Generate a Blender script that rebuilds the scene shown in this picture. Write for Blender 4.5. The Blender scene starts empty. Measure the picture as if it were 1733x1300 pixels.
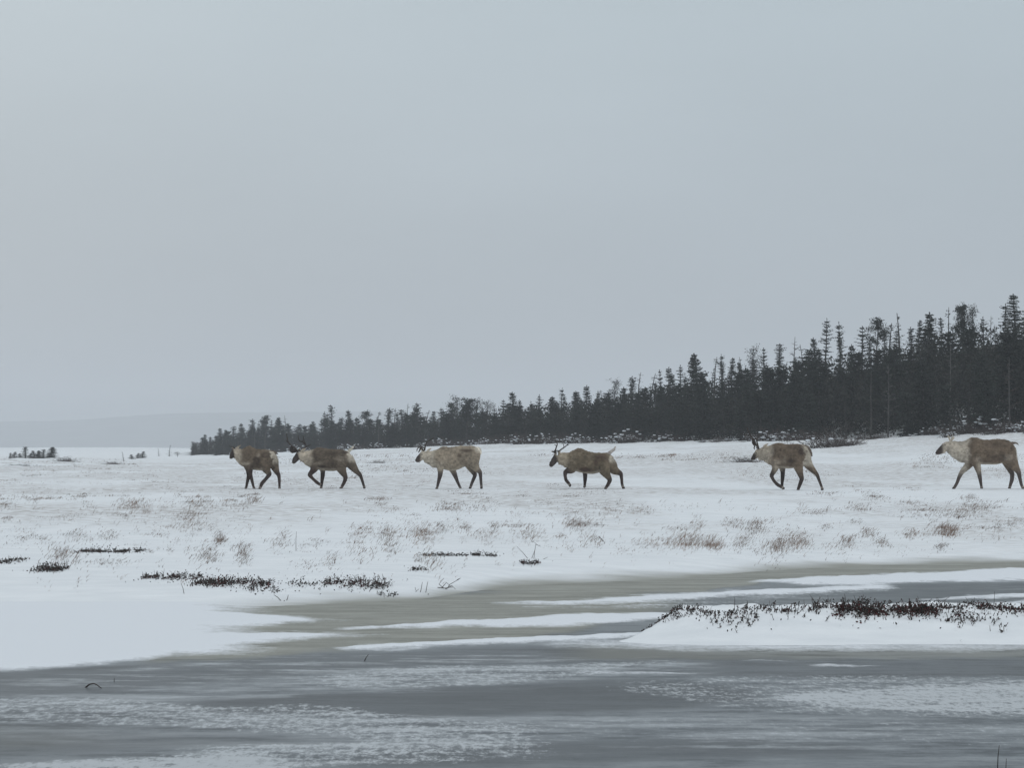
import bpy, math, random
import numpy as np

# ------------------------------------------------------------------ camera, sky, light
F, CU, HV, ZC = 3700.0, 866.5, 758.0, 1.7      # focal length (px), centre column, eye-level row, eye height
sc = bpy.context.scene
cam_d = bpy.data.cameras.new("camera")
cam_d.sensor_width = 36.0
cam_d.lens = F / 1733.0 * 36.0
cam_d.shift_y = (HV - 650.0) / 1733.0
cam_d.clip_start, cam_d.clip_end = 0.1, 20000.0
cam = bpy.data.objects.new("camera", cam_d)
cam.location = (0, 0, ZC)
cam.rotation_euler = (math.radians(90), 0, 0)
sc.collection.objects.link(cam)
sc.camera = cam

sc.view_settings.view_transform = 'Standard'
sc.view_settings.look = 'None'
sc.view_settings.gamma = 1.0
sc.view_settings.exposure = 0.09
sc.cycles.use_denoising = True
sc.cycles.volume_bounces = 2
sc.cycles.max_bounces = 8
sc.cycles.transparent_max_bounces = 8

SUN_EL, SUN_AZ = math.radians(32), math.radians(-35)
w = bpy.data.worlds.new("World")
sc.world = w
w.use_nodes = True
nt = w.node_tree
nt.nodes.clear()
N, L = nt.nodes.new, nt.links.new
tc = N('ShaderNodeTexCoord')
sep = N('ShaderNodeSeparateXYZ'); L(tc.outputs['Generated'], sep.inputs[0])
ramp = N('ShaderNodeValToRGB')                 # overcast: brighter overhead than at the horizon
L(sep.outputs['Z'], ramp.inputs['Fac'])
els = ramp.color_ramp.elements
els[0].position, els[0].color = 0.0, (0.360, 0.406, 0.462, 1)
els[1].position, els[1].color = 1.0, (0.70, 0.75, 0.79, 1)
e = els.new(0.06); e.color = (0.382, 0.434, 0.486, 1)
e = els.new(0.20); e.color = (0.446, 0.520, 0.566, 1)
e = els.new(0.45); e.color = (0.54, 0.605, 0.645, 1)
mp = N('ShaderNodeMapping'); mp.inputs['Scale'].default_value = (1.5, 1.5, 5)
L(tc.outputs['Generated'], mp.inputs[0])
cn = N('ShaderNodeTexNoise'); cn.inputs['Scale'].default_value = 2.2; cn.inputs['Detail'].default_value = 4
L(mp.outputs[0], cn.inputs['Vector'])
cr = N('ShaderNodeMapRange'); cr.inputs['From Min'].default_value = 0.25; cr.inputs['From Max'].default_value = 0.75
cr.inputs['To Min'].default_value = 9.5; cr.inputs['To Max'].default_value = 10.5
L(cn.outputs['Fac'], cr.inputs['Value'])
vm = N('ShaderNodeVectorMath'); vm.operation = 'SCALE'
L(ramp.outputs['Color'], vm.inputs[0]); L(cr.outputs[0], vm.inputs['Scale'])
sky = N('ShaderNodeTexSky'); sky.sky_type = 'NISHITA'; sky.sun_disc = False
sky.sun_elevation, sky.sun_rotation = SUN_EL, SUN_AZ
sky.air_density, sky.dust_density = 1.0, 4.0
mx = N('ShaderNodeMix'); mx.data_type = 'RGBA'; mx.inputs[0].default_value = 0.94
L(sky.outputs[0], mx.inputs[6]); L(vm.outputs[0], mx.inputs[7])
bg = N('ShaderNodeBackground'); bg.inputs['Strength'].default_value = 0.1
L(mx.outputs[2], bg.inputs['Color'])
wo = N('ShaderNodeOutputWorld'); L(bg.outputs[0], wo.inputs['Surface'])

sd = bpy.data.lights.new("sun", 'SUN')
sd.energy, sd.angle, sd.color = 0.5, math.radians(40), (1.0, 0.97, 0.93)
sun = bpy.data.objects.new("sun", sd)
sun.rotation_euler = (math.radians(90) - SUN_EL, 0, math.pi - SUN_AZ + math.pi)
sc.collection.objects.link(sun)

# ------------------------------------------------------------------ helpers
RNG = np.random.default_rng(7)
random.seed(7)


def link(o):
    sc.collection.objects.link(o)
    return o


def mesh_np(name, verts, quads=None, tris=None, mat=None, smooth=True, cols=None, colname='Col'):
    me = bpy.data.meshes.new(name)
    verts = np.asarray(verts, np.float32).reshape(-1, 3)
    parts, tot = [], []
    if quads is not None and len(quads):
        q = np.asarray(quads, np.int32).reshape(-1, 4); parts.append(q.ravel()); tot.append(np.full(len(q), 4, np.int32))
    if tris is not None and len(tris):
        t = np.asarray(tris, np.int32).reshape(-1, 3); parts.append(t.ravel()); tot.append(np.full(len(t), 3, np.int32))
    idx = np.concatenate(parts); tot = np.concatenate(tot)
    start = np.concatenate([[0], np.cumsum(tot)[:-1]]).astype(np.int32)
    me.vertices.add(len(verts)); me.vertices.foreach_set('co', verts.ravel())
    me.loops.add(len(idx)); me.loops.foreach_set('vertex_index', idx)
    me.polygons.add(len(tot)); me.polygons.foreach_set('loop_start', start); me.polygons.foreach_set('loop_total', tot)
    me.update(calc_edges=True)
    if smooth:
        me.polygons.foreach_set('use_smooth', np.ones(len(tot), bool))
    if cols is not None:
        set_cols(me, cols, colname)
    if mat:
        me.materials.append(mat)
    me.validate()
    return me


def set_cols(me, cols, name='Col'):
    a = me.color_attributes.new(name, 'FLOAT_COLOR', 'POINT')
    c = np.ones((len(me.vertices), 4), np.float32); c[:, :cols.shape[1]] = cols
    a.data.foreach_set('color', c.ravel())


def obj(name, me, parent=None, label=None, cat=None, group=None, kind=None):
    o = link(bpy.data.objects.new(name, me))
    if parent: o.parent = parent
    for k, v in (('label', label), ('category', cat), ('group', group), ('kind', kind)):
        if v: o[k] = v
    return o


def thing(name, loc, label, cat, group=None, scale=(1, 1, 1), rz=0.0):
    o = obj(name, None, None, label, cat, group)
    o.location, o.scale, o.rotation_euler = loc, scale, (0, 0, rz)
    o.empty_display_size = 0.2
    return o


def hash2(ix, iy, seed):
    h = (ix.astype(np.int64) * 374761393 + iy.astype(np.int64) * 668265263 + seed * 1442695041) & 0x7fffffff
    h = ((h ^ (h >> 13)) * 1274126177) & 0x7fffffff
    h = (h ^ (h >> 16)) & 0x7fffffff
    return (h % 65536) / 65535.0


def vnoise(x, y, seed=0):
    ix, iy = np.floor(x), np.floor(y)
    fx, fy = x - ix, y - iy
    fx, fy = fx * fx * (3 - 2 * fx), fy * fy * (3 - 2 * fy)
    a, b = hash2(ix, iy, seed), hash2(ix + 1, iy, seed)
    c, d = hash2(ix, iy + 1, seed), hash2(ix + 1, iy + 1, seed)
    return (a * (1 - fx) + b * fx) * (1 - fy) + (c * (1 - fx) + d * fx) * fy


def fbm(x, y, seed=0, oct=4):
    s, a, t = 0.0, 1.0, 0.0
    for k in range(oct):
        s = s + a * vnoise(x * 2 ** k + 17.3 * k, y * 2 ** k + 5.1 * k, seed + k); t += a; a *= 0.55
    return s / t


def sstep(a, b, x):
    t = np.clip((x - a) / (b - a), 0, 1)
    return t * t * (3 - 2 * t)


def tab(u, pts):
    p = np.array(pts, float)
    return np.interp(u, p[:, 0], p[:, 1])


# ------------------------------------------------------------------ materials
def material(name):
    m = bpy.data.materials.new(name); m.use_nodes = True
    t = m.node_tree
    b = t.nodes['Principled BSDF']
    return m, t, b


def plain(name, col, rough=0.8, var=0.25, scale=8.0, attr=None, bump=0.0, obj_var=0.0, spec=0.2):
    """base colour broken up by noise (and by a per-vertex fur / leaf colour when attr is given)"""
    m, t, b = material(name)
    b.inputs['Roughness'].default_value = rough
    b.inputs['Specular IOR Level'].default_value = spec
    tcx = t.nodes.new('ShaderNodeTexCoord')
    nz = t.nodes.new('ShaderNodeTexNoise'); nz.inputs['Scale'].default_value = scale; nz.inputs['Detail'].default_value = 5
    t.links.new(tcx.outputs['Object'], nz.inputs['Vector'])
    mr = t.nodes.new('ShaderNodeMapRange'); mr.inputs['From Min'].default_value = 0.3; mr.inputs['From Max'].default_value = 0.7
    mr.inputs['To Min'].default_value = 1 - var; mr.inputs['To Max'].default_value = 1 + var
    t.links.new(nz.outputs['Fac'], mr.inputs['Value'])
    val = mr.outputs[0]
    if obj_var:
        oi = t.nodes.new('ShaderNodeObjectInfo')
        m2 = t.nodes.new('ShaderNodeMapRange'); m2.inputs['To Min'].default_value = 1 - obj_var; m2.inputs['To Max'].default_value = 1 + obj_var
        t.links.new(oi.outputs['Random'], m2.inputs['Value'])
        mu = t.nodes.new('ShaderNodeMath'); mu.operation = 'MULTIPLY'
        t.links.new(val, mu.inputs[0]); t.links.new(m2.outputs[0], mu.inputs[1]); val = mu.outputs[0]
    v = t.nodes.new('ShaderNodeVectorMath'); v.operation = 'SCALE'
    if attr:
        a = t.nodes.new('ShaderNodeAttribute'); a.attribute_name = attr
        t.links.new(a.outputs['Color'], v.inputs[0])
    else:
        v.inputs[0].default_value = col
    t.links.new(val, v.inputs['Scale'])
    t.links.new(v.outputs[0], b.inputs['Base Color'])
    if bump:
        bp = t.nodes.new('ShaderNodeBump'); bp.inputs['Strength'].default_value = bump; bp.inputs['Distance'].default_value = 0.02
        n2 = t.nodes.new('ShaderNodeTexNoise'); n2.inputs['Scale'].default_value = scale * 4; n2.inputs['Detail'].default_value = 4
        t.links.new(tcx.outputs['Object'], n2.inputs['Vector'])
        t.links.new(n2.outputs['Fac'], bp.inputs['Height']); t.links.new(bp.outputs[0], b.inputs['Normal'])
    return m


M_NEEDLE = plain('needles', (0.024, 0.030, 0.025), 0.85, 0.35, 9.0, obj_var=0.35, spec=0.1)
M_NEEDLE_B = plain('needles_brownish', (0.030, 0.031, 0.026), 0.85, 0.35, 9.0, obj_var=0.3, spec=0.1)
M_BARK = plain('bark', (0.055, 0.052, 0.048), 0.9, 0.4, 20.0, obj_var=0.5)
M_BARK_PALE = plain('pale_bark', (0.095, 0.092, 0.088), 0.85, 0.4, 25.0, obj_var=0.3)
M_TWIG = plain('twig', (0.075, 0.060, 0.054), 0.9, 0.3, 30.0)
M_SNOWCAP = plain('snow_clump', (0.80, 0.83, 0.87), 0.7, 0.05, 15.0)
M_LEAF = plain('heath_leaf', (0.03, 0.02, 0.02), 0.6, 0.3, 25.0, attr='Col')
M_GRASS = plain('dry_grass', (0.2, 0.15, 0.1), 0.8, 0.2, 3.0, attr='Col')
M_FUR = plain('fur', (0.2, 0.2, 0.2), 0.9, 0.22, 14.0, attr='Col', bump=0.5, spec=0.15)
M_ANTLER = plain('antler', (0.045, 0.034, 0.028), 0.6, 0.3, 12.0)
M_ANTLER_PALE = plain('pale_antler', (0.40, 0.36, 0.31), 0.6, 0.3, 12.0)
M_EYE = plain('eye', (0.01, 0.008, 0.007), 0.15, 0.1, 5.0, spec=0.5)


def mat_snow():
    m, t, b = material('snow')
    b.inputs['Roughness'].default_value = 0.75
    b.inputs['Specular IOR Level'].default_value = 0.15
    a = t.nodes.new('ShaderNodeAttribute'); a.attribute_name = 'Col'       # R: bare forest floor, G: grass showing thinly through
    sp = t.nodes.new('ShaderNodeSeparateColor'); t.links.new(a.outputs['Color'], sp.inputs[0])
    g = t.nodes.new('ShaderNodeNewGeometry')
    mp1 = t.nodes.new('ShaderNodeMapping'); mp1.inputs['Scale'].default_value = (0.9, 2.2, 1)
    t.links.new(g.outputs['Position'], mp1.inputs[0])
    nz = t.nodes.new('ShaderNodeTexNoise'); nz.inputs['Scale'].default_value = 1.6; nz.inputs['Detail'].default_value = 7
    t.links.new(mp1.outputs[0], nz.inputs['Vector'])
    mr = t.nodes.new('ShaderNodeMapRange'); mr.inputs['From Min'].default_value = 0.35; mr.inputs['From Max'].default_value = 0.7
    t.links.new(nz.outputs['Fac'], mr.inputs['Value'])
    m1 = t.nodes.new('ShaderNodeMix'); m1.data_type = 'RGBA'
    m1.inputs[6].default_value = (0.785, 0.81, 0.835, 1); m1.inputs[7].default_value = (0.87, 0.89, 0.91, 1)
    t.links.new(mr.outputs[0], m1.inputs[0])
    th = t.nodes.new('ShaderNodeMath'); th.operation = 'MULTIPLY'
    pw = t.nodes.new('ShaderNodeMapRange'); pw.inputs['From Min'].default_value = 0.44; pw.inputs['From Max'].default_value = 0.62
    n3 = t.nodes.new('ShaderNodeTexNoise'); n3.inputs['Scale'].default_value = 5.0; n3.inputs['Detail'].default_value = 6
    t.links.new(mp1.outputs[0], n3.inputs['Vector']); t.links.new(n3.outputs['Fac'], pw.inputs['Value'])
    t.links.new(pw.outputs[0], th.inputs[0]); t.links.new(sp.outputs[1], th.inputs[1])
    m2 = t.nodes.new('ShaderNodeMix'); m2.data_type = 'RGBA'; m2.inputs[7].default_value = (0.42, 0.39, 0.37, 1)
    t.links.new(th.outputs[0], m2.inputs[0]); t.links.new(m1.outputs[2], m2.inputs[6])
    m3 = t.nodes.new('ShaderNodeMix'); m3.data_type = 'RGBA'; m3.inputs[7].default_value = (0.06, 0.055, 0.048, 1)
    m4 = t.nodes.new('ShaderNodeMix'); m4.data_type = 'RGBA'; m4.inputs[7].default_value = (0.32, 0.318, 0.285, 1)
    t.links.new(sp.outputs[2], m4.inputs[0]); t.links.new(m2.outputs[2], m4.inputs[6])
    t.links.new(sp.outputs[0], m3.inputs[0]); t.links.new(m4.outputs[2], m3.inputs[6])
    t.links.new(m3.outputs[2], b.inputs['Base Color'])
    bp = t.nodes.new('ShaderNodeBump'); bp.inputs['Strength'].default_value = 0.35; bp.inputs['Distance'].default_value = 0.05
    t.links.new(nz.outputs['Fac'], bp.inputs['Height']); t.links.new(bp.outputs[0], b.inputs['Normal'])
    return m


def mat_ice():
    """frozen pond: R = snow, G = tan slush, B = clear dark ice, A unused; second layer 'Col2': R = broken frost crystals"""
    m, t, b = material('ice')
    nd, ln = t.nodes.new, t.links.new
    a = nd('ShaderNodeAttribute'); a.attribute_name = 'Col'
    sp = nd('ShaderNodeSeparateColor'); ln(a.outputs['Color'], sp.inputs[0])
    a2 = nd('ShaderNodeAttribute'); a2.attribute_name = 'Col2'
    sp2 = nd('ShaderNodeSeparateColor'); ln(a2.outputs['Color'], sp2.inputs[0])
    g = nd('ShaderNodeNewGeometry')

    def noise(scale, det, sx, sy, rough=0.6):
        mp_ = nd('ShaderNodeMapping'); mp_.inputs['Scale'].default_value = (sx, sy, 1)
        ln(g.outputs['Position'], mp_.inputs[0])
        n_ = nd('ShaderNodeTexNoise'); n_.inputs['Scale'].default_value = scale; n_.inputs['Detail'].default_value = det
        n_.inputs['Roughness'].default_value = rough
        ln(mp_.outputs[0], n_.inputs['Vector'])
        return n_.outputs['Fac']

    def rng(v, lo, hi, to0=0.0, to1=1.0):
        r_ = nd('ShaderNodeMapRange'); r_.inputs['From Min'].default_value = lo; r_.inputs['From Max'].default_value = hi
        r_.inputs['To Min'].default_value = to0; r_.inputs['To Max'].default_value = to1
        ln(v, r_.inputs['Value']); return r_.outputs[0]

    def math_(op, x, y):
        k = nd('ShaderNodeMath'); k.operation = op
        for i, q in enumerate((x, y)):
            if isinstance(q, float): k.inputs[i].default_value = q
            else: ln(q, k.inputs[i])
        return k.outputs[0]

    def mix(f, A, B):
        k = nd('ShaderNodeMix'); k.data_type = 'RGBA'
        ln(f, k.inputs[0])
        for i, q in ((6, A), (7, B)):
            if isinstance(q, tuple): k.inputs[i].default_value = q
            else: ln(q, k.inputs[i])
        return k.outputs[2]
    streak = noise(2.2, 5, 0.24, 1.15)              # wind-drawn streaks
    fine = noise(9.0, 5, 0.25, 0.62, 0.7)
    grain = noise(15.0, 6, 1.15, 0.50, 0.8)
    s1 = math_('ADD', math_('ADD', math_('MULTIPLY', streak, 0.5), math_('MULTIPLY', fine, 0.38)), math_('MULTIPLY', grain, 0.12))
    grey = mix(rng(s1, 0.41, 0.60), (0.055, 0.065, 0.073, 1), (0.33, 0.355, 0.375, 1))
    dark = mix(rng(fine, 0.35, 0.7), (0.012, 0.015, 0.018, 1), (0.060, 0.068, 0.074, 1))
    c = mix(rng(math_('ADD', sp.outputs[2], math_('MULTIPLY', math_('SUBTRACT', s1, 0.5), 6.5)), 0.0, 1.0), grey, dark)
    tan = mix(rng(s1, 0.35, 0.65), (0.22, 0.222, 0.198, 1), (0.40, 0.40, 0.365, 1))
    c = mix(sp.outputs[1], c, tan)
    sl = math_('MULTIPLY', rng(s1, 0.49, 0.60), sp2.outputs[1])          # thin blown-snow streaks
    c = mix(sl, c, (0.40, 0.425, 0.445, 1))
    # frost crystals: grain thresholded by the amount of frost
    nz3 = math_('ADD', math_('ADD', math_('MULTIPLY', grain, 0.6), math_('MULTIPLY', fine, 0.2)), math_('MULTIPLY', streak, 0.2))
    thr = math_('SUBTRACT', math_('ADD', nz3, math_('MULTIPLY', sp2.outputs[0], 0.235)), 0.685)
    fr = math_('MULTIPLY', rng(thr, -0.01, 0.085), rng(sp2.outputs[0], 0.02, 0.2))
    c = mix(fr, c, (0.52, 0.545, 0.565, 1))
    # snow with a slightly broken edge
    sn = rng(math_('ADD', sp.outputs[0], math_('ADD', math_('MULTIPLY', math_('SUBTRACT', fine, 0.5), 0.8), math_('MULTIPLY', math_('SUBTRACT', grain, 0.5), 0.7))), 0.22, 0.80)
    c = mix(sn, c, (0.79, 0.815, 0.85, 1))
    ln(c, b.inputs['Base Color'])
    matt = math_('MAXIMUM', sn, math_('MULTIPLY', sp.outputs[1], 0.8))
    ln(rng(math_('MAXIMUM', matt, math_('MULTIPLY', fr, 0.6)), 0.0, 1.0, 0.30, 0.80), b.inputs['Roughness'])
    ln(rng(matt, 0.0, 1.0, 0.15, 0.08), b.inputs['Specular IOR Level'])
    b.inputs['IOR'].default_value = 1.31
    bp = nd('ShaderNodeBump'); bp.inputs['Strength'].default_value = 0.25; bp.inputs['Distance'].default_value = 0.01
    ln(math_('ADD', fine, math_('MULTIPLY', grain, 0.4)), bp.inputs['Height']); ln(bp.outputs[0], b.inputs['Normal'])
    return m


M_SNOW, M_ICE = mat_snow(), mat_ice()
M_HILL = plain('hill_forest', (0.095, 0.102, 0.102), 0.95, 0.5, 0.02)

# ------------------------------------------------------------------ the lie of the land
SHORE = [(-3000, 21.5), (-400, 22.5), (0, 23.2), (400, 23.2), (550, 23.7), (700, 24.3), (870, 26.8), (1040, 27.7), (1153, 28.4), (1300, 30.2), (1500, 31.6), (1733, 32.4), (2300, 33.5), (5000, 35)]
EDGE_Y = [(-3000, 300), (320, 262), (560, 215), (830, 170), (1000, 150), (1250, 128), (1440, 118), (1733, 105), (2100, 96), (5000, 80)]
EDGE_V = [(-3000, 768), (0, 768), (320, 772), (420, 769), (560, 762), (700, 757), (830, 752), (1000, 749), (1250, 746), (1440, 743), (1560, 736), (1733, 727), (2100, 715), (5000, 690)]
SLOPE = [(-3000, 0.0), (0, 0.003), (320, 0.015), (600, 0.03), (1000, 0.085), (1400, 0.19), (1733, 0.25), (5000, 0.27)]


def ground(X, Y, bumps=True):
    X, Y = np.asarray(X, float), np.asarray(Y, float)
    u = CU + F * X / Y
    ys = tab(u, SHORE)
    ye = tab(u, EDGE_Y); ze = ZC + (HV - tab(u, EDGE_V)) * ye / F
    d = Y - ys
    z = np.where(d < 0, 0.07 * d, 0)
    z = z + 0.13 * sstep(0, 2.5, d) + 0.52 * sstep(0.5, 25, d)
    far = np.clip((Y - 62) / (ye - 62), 0, 1)
    far = far * far * (2 - far) * 0.5 + far * 0.5
    z = z + (ze - 0.65) * far
    s = tab(u, SLOPE)
    over = np.clip(Y - ye, 0, None)
    z = z + s * np.minimum(over, 22) * sstep(0, 10, over)
    z = z + np.where(u < 320, 1, 0) * 0.0
    z = z + sstep(300, 900, Y) * np.clip(1.62 - ze, 0, 1) * sstep(400, 200, u)
    if bumps:
        tr = np.exp(-((Y - 55.45 - 0.25 * np.sin(X * 0.5)) / 0.22) ** 2) * (0.35 + fbm(X * 2.5, Y * 2.5, 14, 3))
        z = z - 0.028 * tr - 0.055 * np.clip(vnoise(X * 4.5, Y * 4.0, 15) - .66, 0, .2) * 5 * np.exp(-((Y - 55.6) / 0.8) ** 4)
        a = 0.035 * sstep(1, 8, d) + 0.06 * sstep(45, 120, Y)
        a = a * np.where(np.abs(Y - 55.5) < 4, 0.55, 1)
        z = z + a * (fbm(X * 0.9, Y * 0.9, 3, 3) - 0.5) * 2 + 0.10 * sstep(60, 160, Y) * (fbm(X * 0.16, Y * 0.12, 9, 3) - 0.5) * 2
    return z


def place(u, Y):
    X = (u - CU) * Y / F
    return X, Y, float(ground(np.array([X]), np.array([Y]))[0])


def y_at(u, v):
    """distance along column u whose ground shows at row v (before the wood)"""
    Y = np.concatenate([np.arange(16, 80, 0.1), np.arange(80, 260, 0.5)])
    vv = HV + (ZC - ground((u - CU) * Y / F, Y, False)) * F / Y
    vv = np.minimum.accumulate(vv)
    return float(np.interp(-v, -vv, Y))


def terrain():
    us = np.concatenate([np.linspace(-60000, -3500, 14), np.linspace(-3000, -300, 46), np.linspace(-250, 2000, 560), np.linspace(2050, 5000, 50), np.linspace(5600, 60000, 14)])
    ys = np.concatenate([np.linspace(18, 34, 130), np.linspace(34.2, 54, 110), np.linspace(54.1, 57, 40), np.linspace(57.2, 70, 70), np.linspace(70.6, 300, 190), np.linspace(305, 3000, 60)])
    U, Y = np.meshgrid(us, ys)
    X = (U - CU) * Y / F
    X = np.clip(X, -2950, 2950)
    Z = ground(X, Y)
    u = CU + F * X / Y
    ye = tab(u, EDGE_Y)
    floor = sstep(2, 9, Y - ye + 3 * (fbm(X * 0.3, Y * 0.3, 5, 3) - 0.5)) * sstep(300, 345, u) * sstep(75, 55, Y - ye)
    g = sstep(31, 42, Y) * sstep(0.38, 0.62, fbm(X * 0.22, Y * 0.13, 21, 4))
    g = np.maximum(g, 0.8 * np.exp(-((Y - 55.45 - 0.25 * np.sin(X * 0.5)) / 0.3) ** 2))
    g = np.maximum(g, 0.6 * sstep(58, 75, Y) * sstep(0.46, 0.62, fbm(X * 0.12, Y * 0.10, 22, 4))) * sstep(230, 120, Y) * 0.9
    dsh = Y - tab(u, SHORE)
    slush = sstep(1.3, -0.1, dsh + 1.1 * (fbm(X * 0.9, Y * 2.0, 23, 4) - 0.5)) * sstep(330, 560, u)
    nr, nc = U.shape
    V = np.stack([X, Y, Z], -1).reshape(-1, 3)
    i = np.arange(nr * nc).reshape(nr, nc)
    q = np.stack([i[:-1, :-1], i[:-1, 1:], i[1:, 1:], i[1:, :-1]], -1).reshape(-1, 4)
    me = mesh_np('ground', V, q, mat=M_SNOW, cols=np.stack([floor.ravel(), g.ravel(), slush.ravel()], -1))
    obj('ground', me, kind='structure')


terrain()


def band(u, v, pts, soft=3.0, ends=25.0):
    p = np.array(pts, float)
    top, bot = np.interp(u, p[:, 0], p[:, 1]), np.interp(u, p[:, 0], p[:, 2])
    m = sstep(top - soft, top + soft, v) * sstep(bot + soft, bot - soft, v)
    return m * sstep(p[0, 0] - ends, p[0, 0], u) * sstep(p[-1, 0] + ends, p[-1, 0], u)


def pond():
    us = np.concatenate([np.linspace(-6000, -500, 40), np.linspace(-450, -20, 60), np.linspace(-15, 1750, 720), np.linspace(1760, 2300, 60), np.linspace(2400, 7500, 40)])
    vs = np.concatenate([np.linspace(925, 946, 8), np.linspace(947, 1306, 420), np.linspace(1310, 1500, 40), np.linspace(1510, 2600, 20)])
    U, Vv = np.meshgrid(us, vs)
    Y = F * ZC / (Vv - HV)
    X = (U - CU) * np.maximum(Y, 9) / F
    wob = 7 * (fbm(X * 1.2, Y * 0.9, 31, 4) - 0.5) + 5 * (fbm(X * 5, Y * 4, 35, 3) - 0.5)
    u, v = U + 60 * (fbm(X * 0.5, Y * 0.5, 33, 3) - 0.5), Vv + wob
    A = -1e4
    snow = np.zeros_like(u)

    def add(pts, soft=3, al=1.0, ends=45):
        nonlocal snow
        snow = np.maximum(snow, al * band(u, v, pts, soft * 1.7, ends))
    add([(A, 900, 1170), (-400, 900, 1152), (0, 900, 1136), (150, 900, 1128), (240, 900, 1117), (300, 900, 1104)], 4, 1, 50)
    add([(150, 1022, 1075), (330, 1033, 1067), (430, 1040, 1062), (520, 1046, 1053), (545, 1049, 1050)], 4, 1, 130)
    add([(150, 1062, 1110), (300, 1071, 1101), (400, 1071, 1092), (480, 1071, 1086), (560, 1072, 1079), (600, 1074, 1076)], 4, 1, 130)
    add([(595, 1063, 1066), (700, 1057, 1064), (800, 1051, 1062), (900, 1045, 1061), (960, 1040, 1060), (1050, 1038, 1055), (1130, 1036, 1048)], 2.5)
    add([(590, 1097, 1102), (650, 1092, 1100), (750, 1088, 1096), (850, 1082, 1091), (950, 1078, 1087), (1060, 1072, 1080), (1100, 1070, 1076)], 2.5)
    add([(870, 1020, 1023), (950, 1017, 1024), (1050, 1010, 1020), (1160, 1004, 1017), (1240, 1000, 1010), (1400, 993, 1003), (1480, 988, 998)], 2.5, 0.9, 60)
    add([(1290, 983, 987), (1360, 979, 990), (1450, 975, 991), (1560, 970, 987), (1733, 963, 982), (2300, 955, 970)], 2)
    add([(1560, 1015, 1018), (1640, 1008, 1014), (1733, 1004, 1013), (2000, 1000, 1010)], 2, 0.8)
    add([(1690, 1019, 1023), (1733, 1016, 1026), (1900, 1012, 1024)], 2, 0.7)
    add([(900, 1028, 1030), (1100, 1024, 1028)], 2, 0.55)
    add([(1000, 1137, 1140), (1120, 1136, 1141), (1160, 1138, 1140)], 1.5, 0.6)
    add([(1270, 1118, 1120), (1320, 1118, 1121)], 1.0, 0.55)
    add([(1390, 1125, 1128), (1440, 1125, 1129), (1470, 1126, 1128)], 1.0, 0.6)
    add([(1500, 1222, 1225), (1600, 1223, 1225)], 1.5, 0.5)
    add([(970, 1084, 1094), (1080, 1086, 1098), (1200, 1088, 1099), (1450, 1088, 1101), (1733, 1088, 1099), (2300, 1088, 1099)], 7, 0.9, 120)
    snow = np.maximum(snow, sstep(520, 270, u + 90 * (fbm(X * 1.5, Y * 1.2, 38, 4) - .5)) * sstep(1000, 1012, v) * sstep(1116, 1100, v))
    tan = np.zeros_like(u)

    def addt(pts, soft=5, al=1.0, ends=60):
        nonlocal tan
        tan = np.maximum(tan, al * band(u, v, pts, soft, ends))
    addt([(330, 1018, 1118), (430, 1016, 1114), (600, 1010, 1098), (700, 1010, 1092), (850, 1000, 1084), (950, 995, 1072), (1060, 985, 1048)], 6, 1.0, 130)
    addt([(860, 985, 1001), (1040, 975, 1004), (1200, 965, 1002), (1300, 955, 986), (1450, 950, 976), (1600, 945, 969), (1733, 940, 964), (2300, 935, 958)], 3, 1.0, 80)
    addt([(1030, 1092, 1118), (1150, 1094, 1116), (1400, 1096, 1117), (1733, 1096, 1113), (2300, 1096, 1112)], 5, 0.55, 120)
    addt([(260, 1085, 1122), (420, 1085, 1112), (560, 1085, 1104)], 5, 0.8, 60)
    addt([(A, 1225, 1275), (0, 1228, 1275), (120, 1235, 1262)], 12, 0.18, 120)
    dark = np.full_like(u, 0.12)

    def addd(pts, soft=6, al=1.0, ends=120):
        nonlocal dark
        dark = np.maximum(dark, al * band(u, v, pts, soft, ends))
    addd([(A, 1150, 1190), (-400, 1150, 1190), (0, 1138, 1180), (200, 1128, 1172), (400, 1115, 1152), (600, 1104, 1136), (900, 1094, 1120), (1200, 1108, 1148), (1450, 1118, 1152), (1733, 1113, 1146), (2300, 1113, 1140)], 6, 0.72)
    addd([(400, 1185, 1208), (580, 1172, 1216), (800, 1160, 1213), (1000, 1152, 1205), (1150, 1150, 1200), (1230, 1165, 1193)], 7, 0.95)
    addd([(650, 1272, 1300), (900, 1258, 1302), (1100, 1250, 1288), (1300, 1250, 1284), (1430, 1262, 1284)], 10, 0.8)
    addd([(A, 1240, 1285), (0, 1240, 1285), (300, 1246, 1268), (450, 1248, 1262)], 8, 0.55)
    addd([(1180, 1005, 1037), (1350, 996, 1037), (1500, 990, 1037), (1733, 984, 1037), (2300, 975, 1037)], 5, 0.72)
    addd([(640, 1066, 1086), (900, 1062, 1078), (1080, 1055, 1070)], 5, 0.25)
    frost = np.zeros_like(u)

    def addf(pts, soft=8, al=1.0, ends=120):
        nonlocal frost
        frost = np.maximum(frost, al * band(u, v, pts, soft, ends))
    addf([(-100, 1178, 1230), (60, 1178, 1228), (200, 1178, 1232), (400, 1195, 1242), (560, 1192, 1246), (700, 1212, 1275), (850, 1222, 1290)], 8, 0.92, 260)
    addf([(A, 1300, 1500), (-400, 1298, 1500), (0, 1293, 1500), (150, 1284, 1500), (300, 1276, 1480), (430, 1269, 1400)], 12, 1.22, 200)
    addf([(400, 1262, 1306), (600, 1255, 1300), (760, 1235, 1296)], 8, 0.92, 220)
    addf([(1080, 1150, 1180), (1250, 1140, 1205), (1400, 1140, 1215), (1733, 1140, 1225), (2300, 1140, 1240)], 10, 0.8)
    addf([(1300, 1172, 1188), (1400, 1162, 1203), (1550, 1154, 1213), (1733, 1148, 1219), (2300, 1140, 1230)], 16, 1.18, 220)
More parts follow.
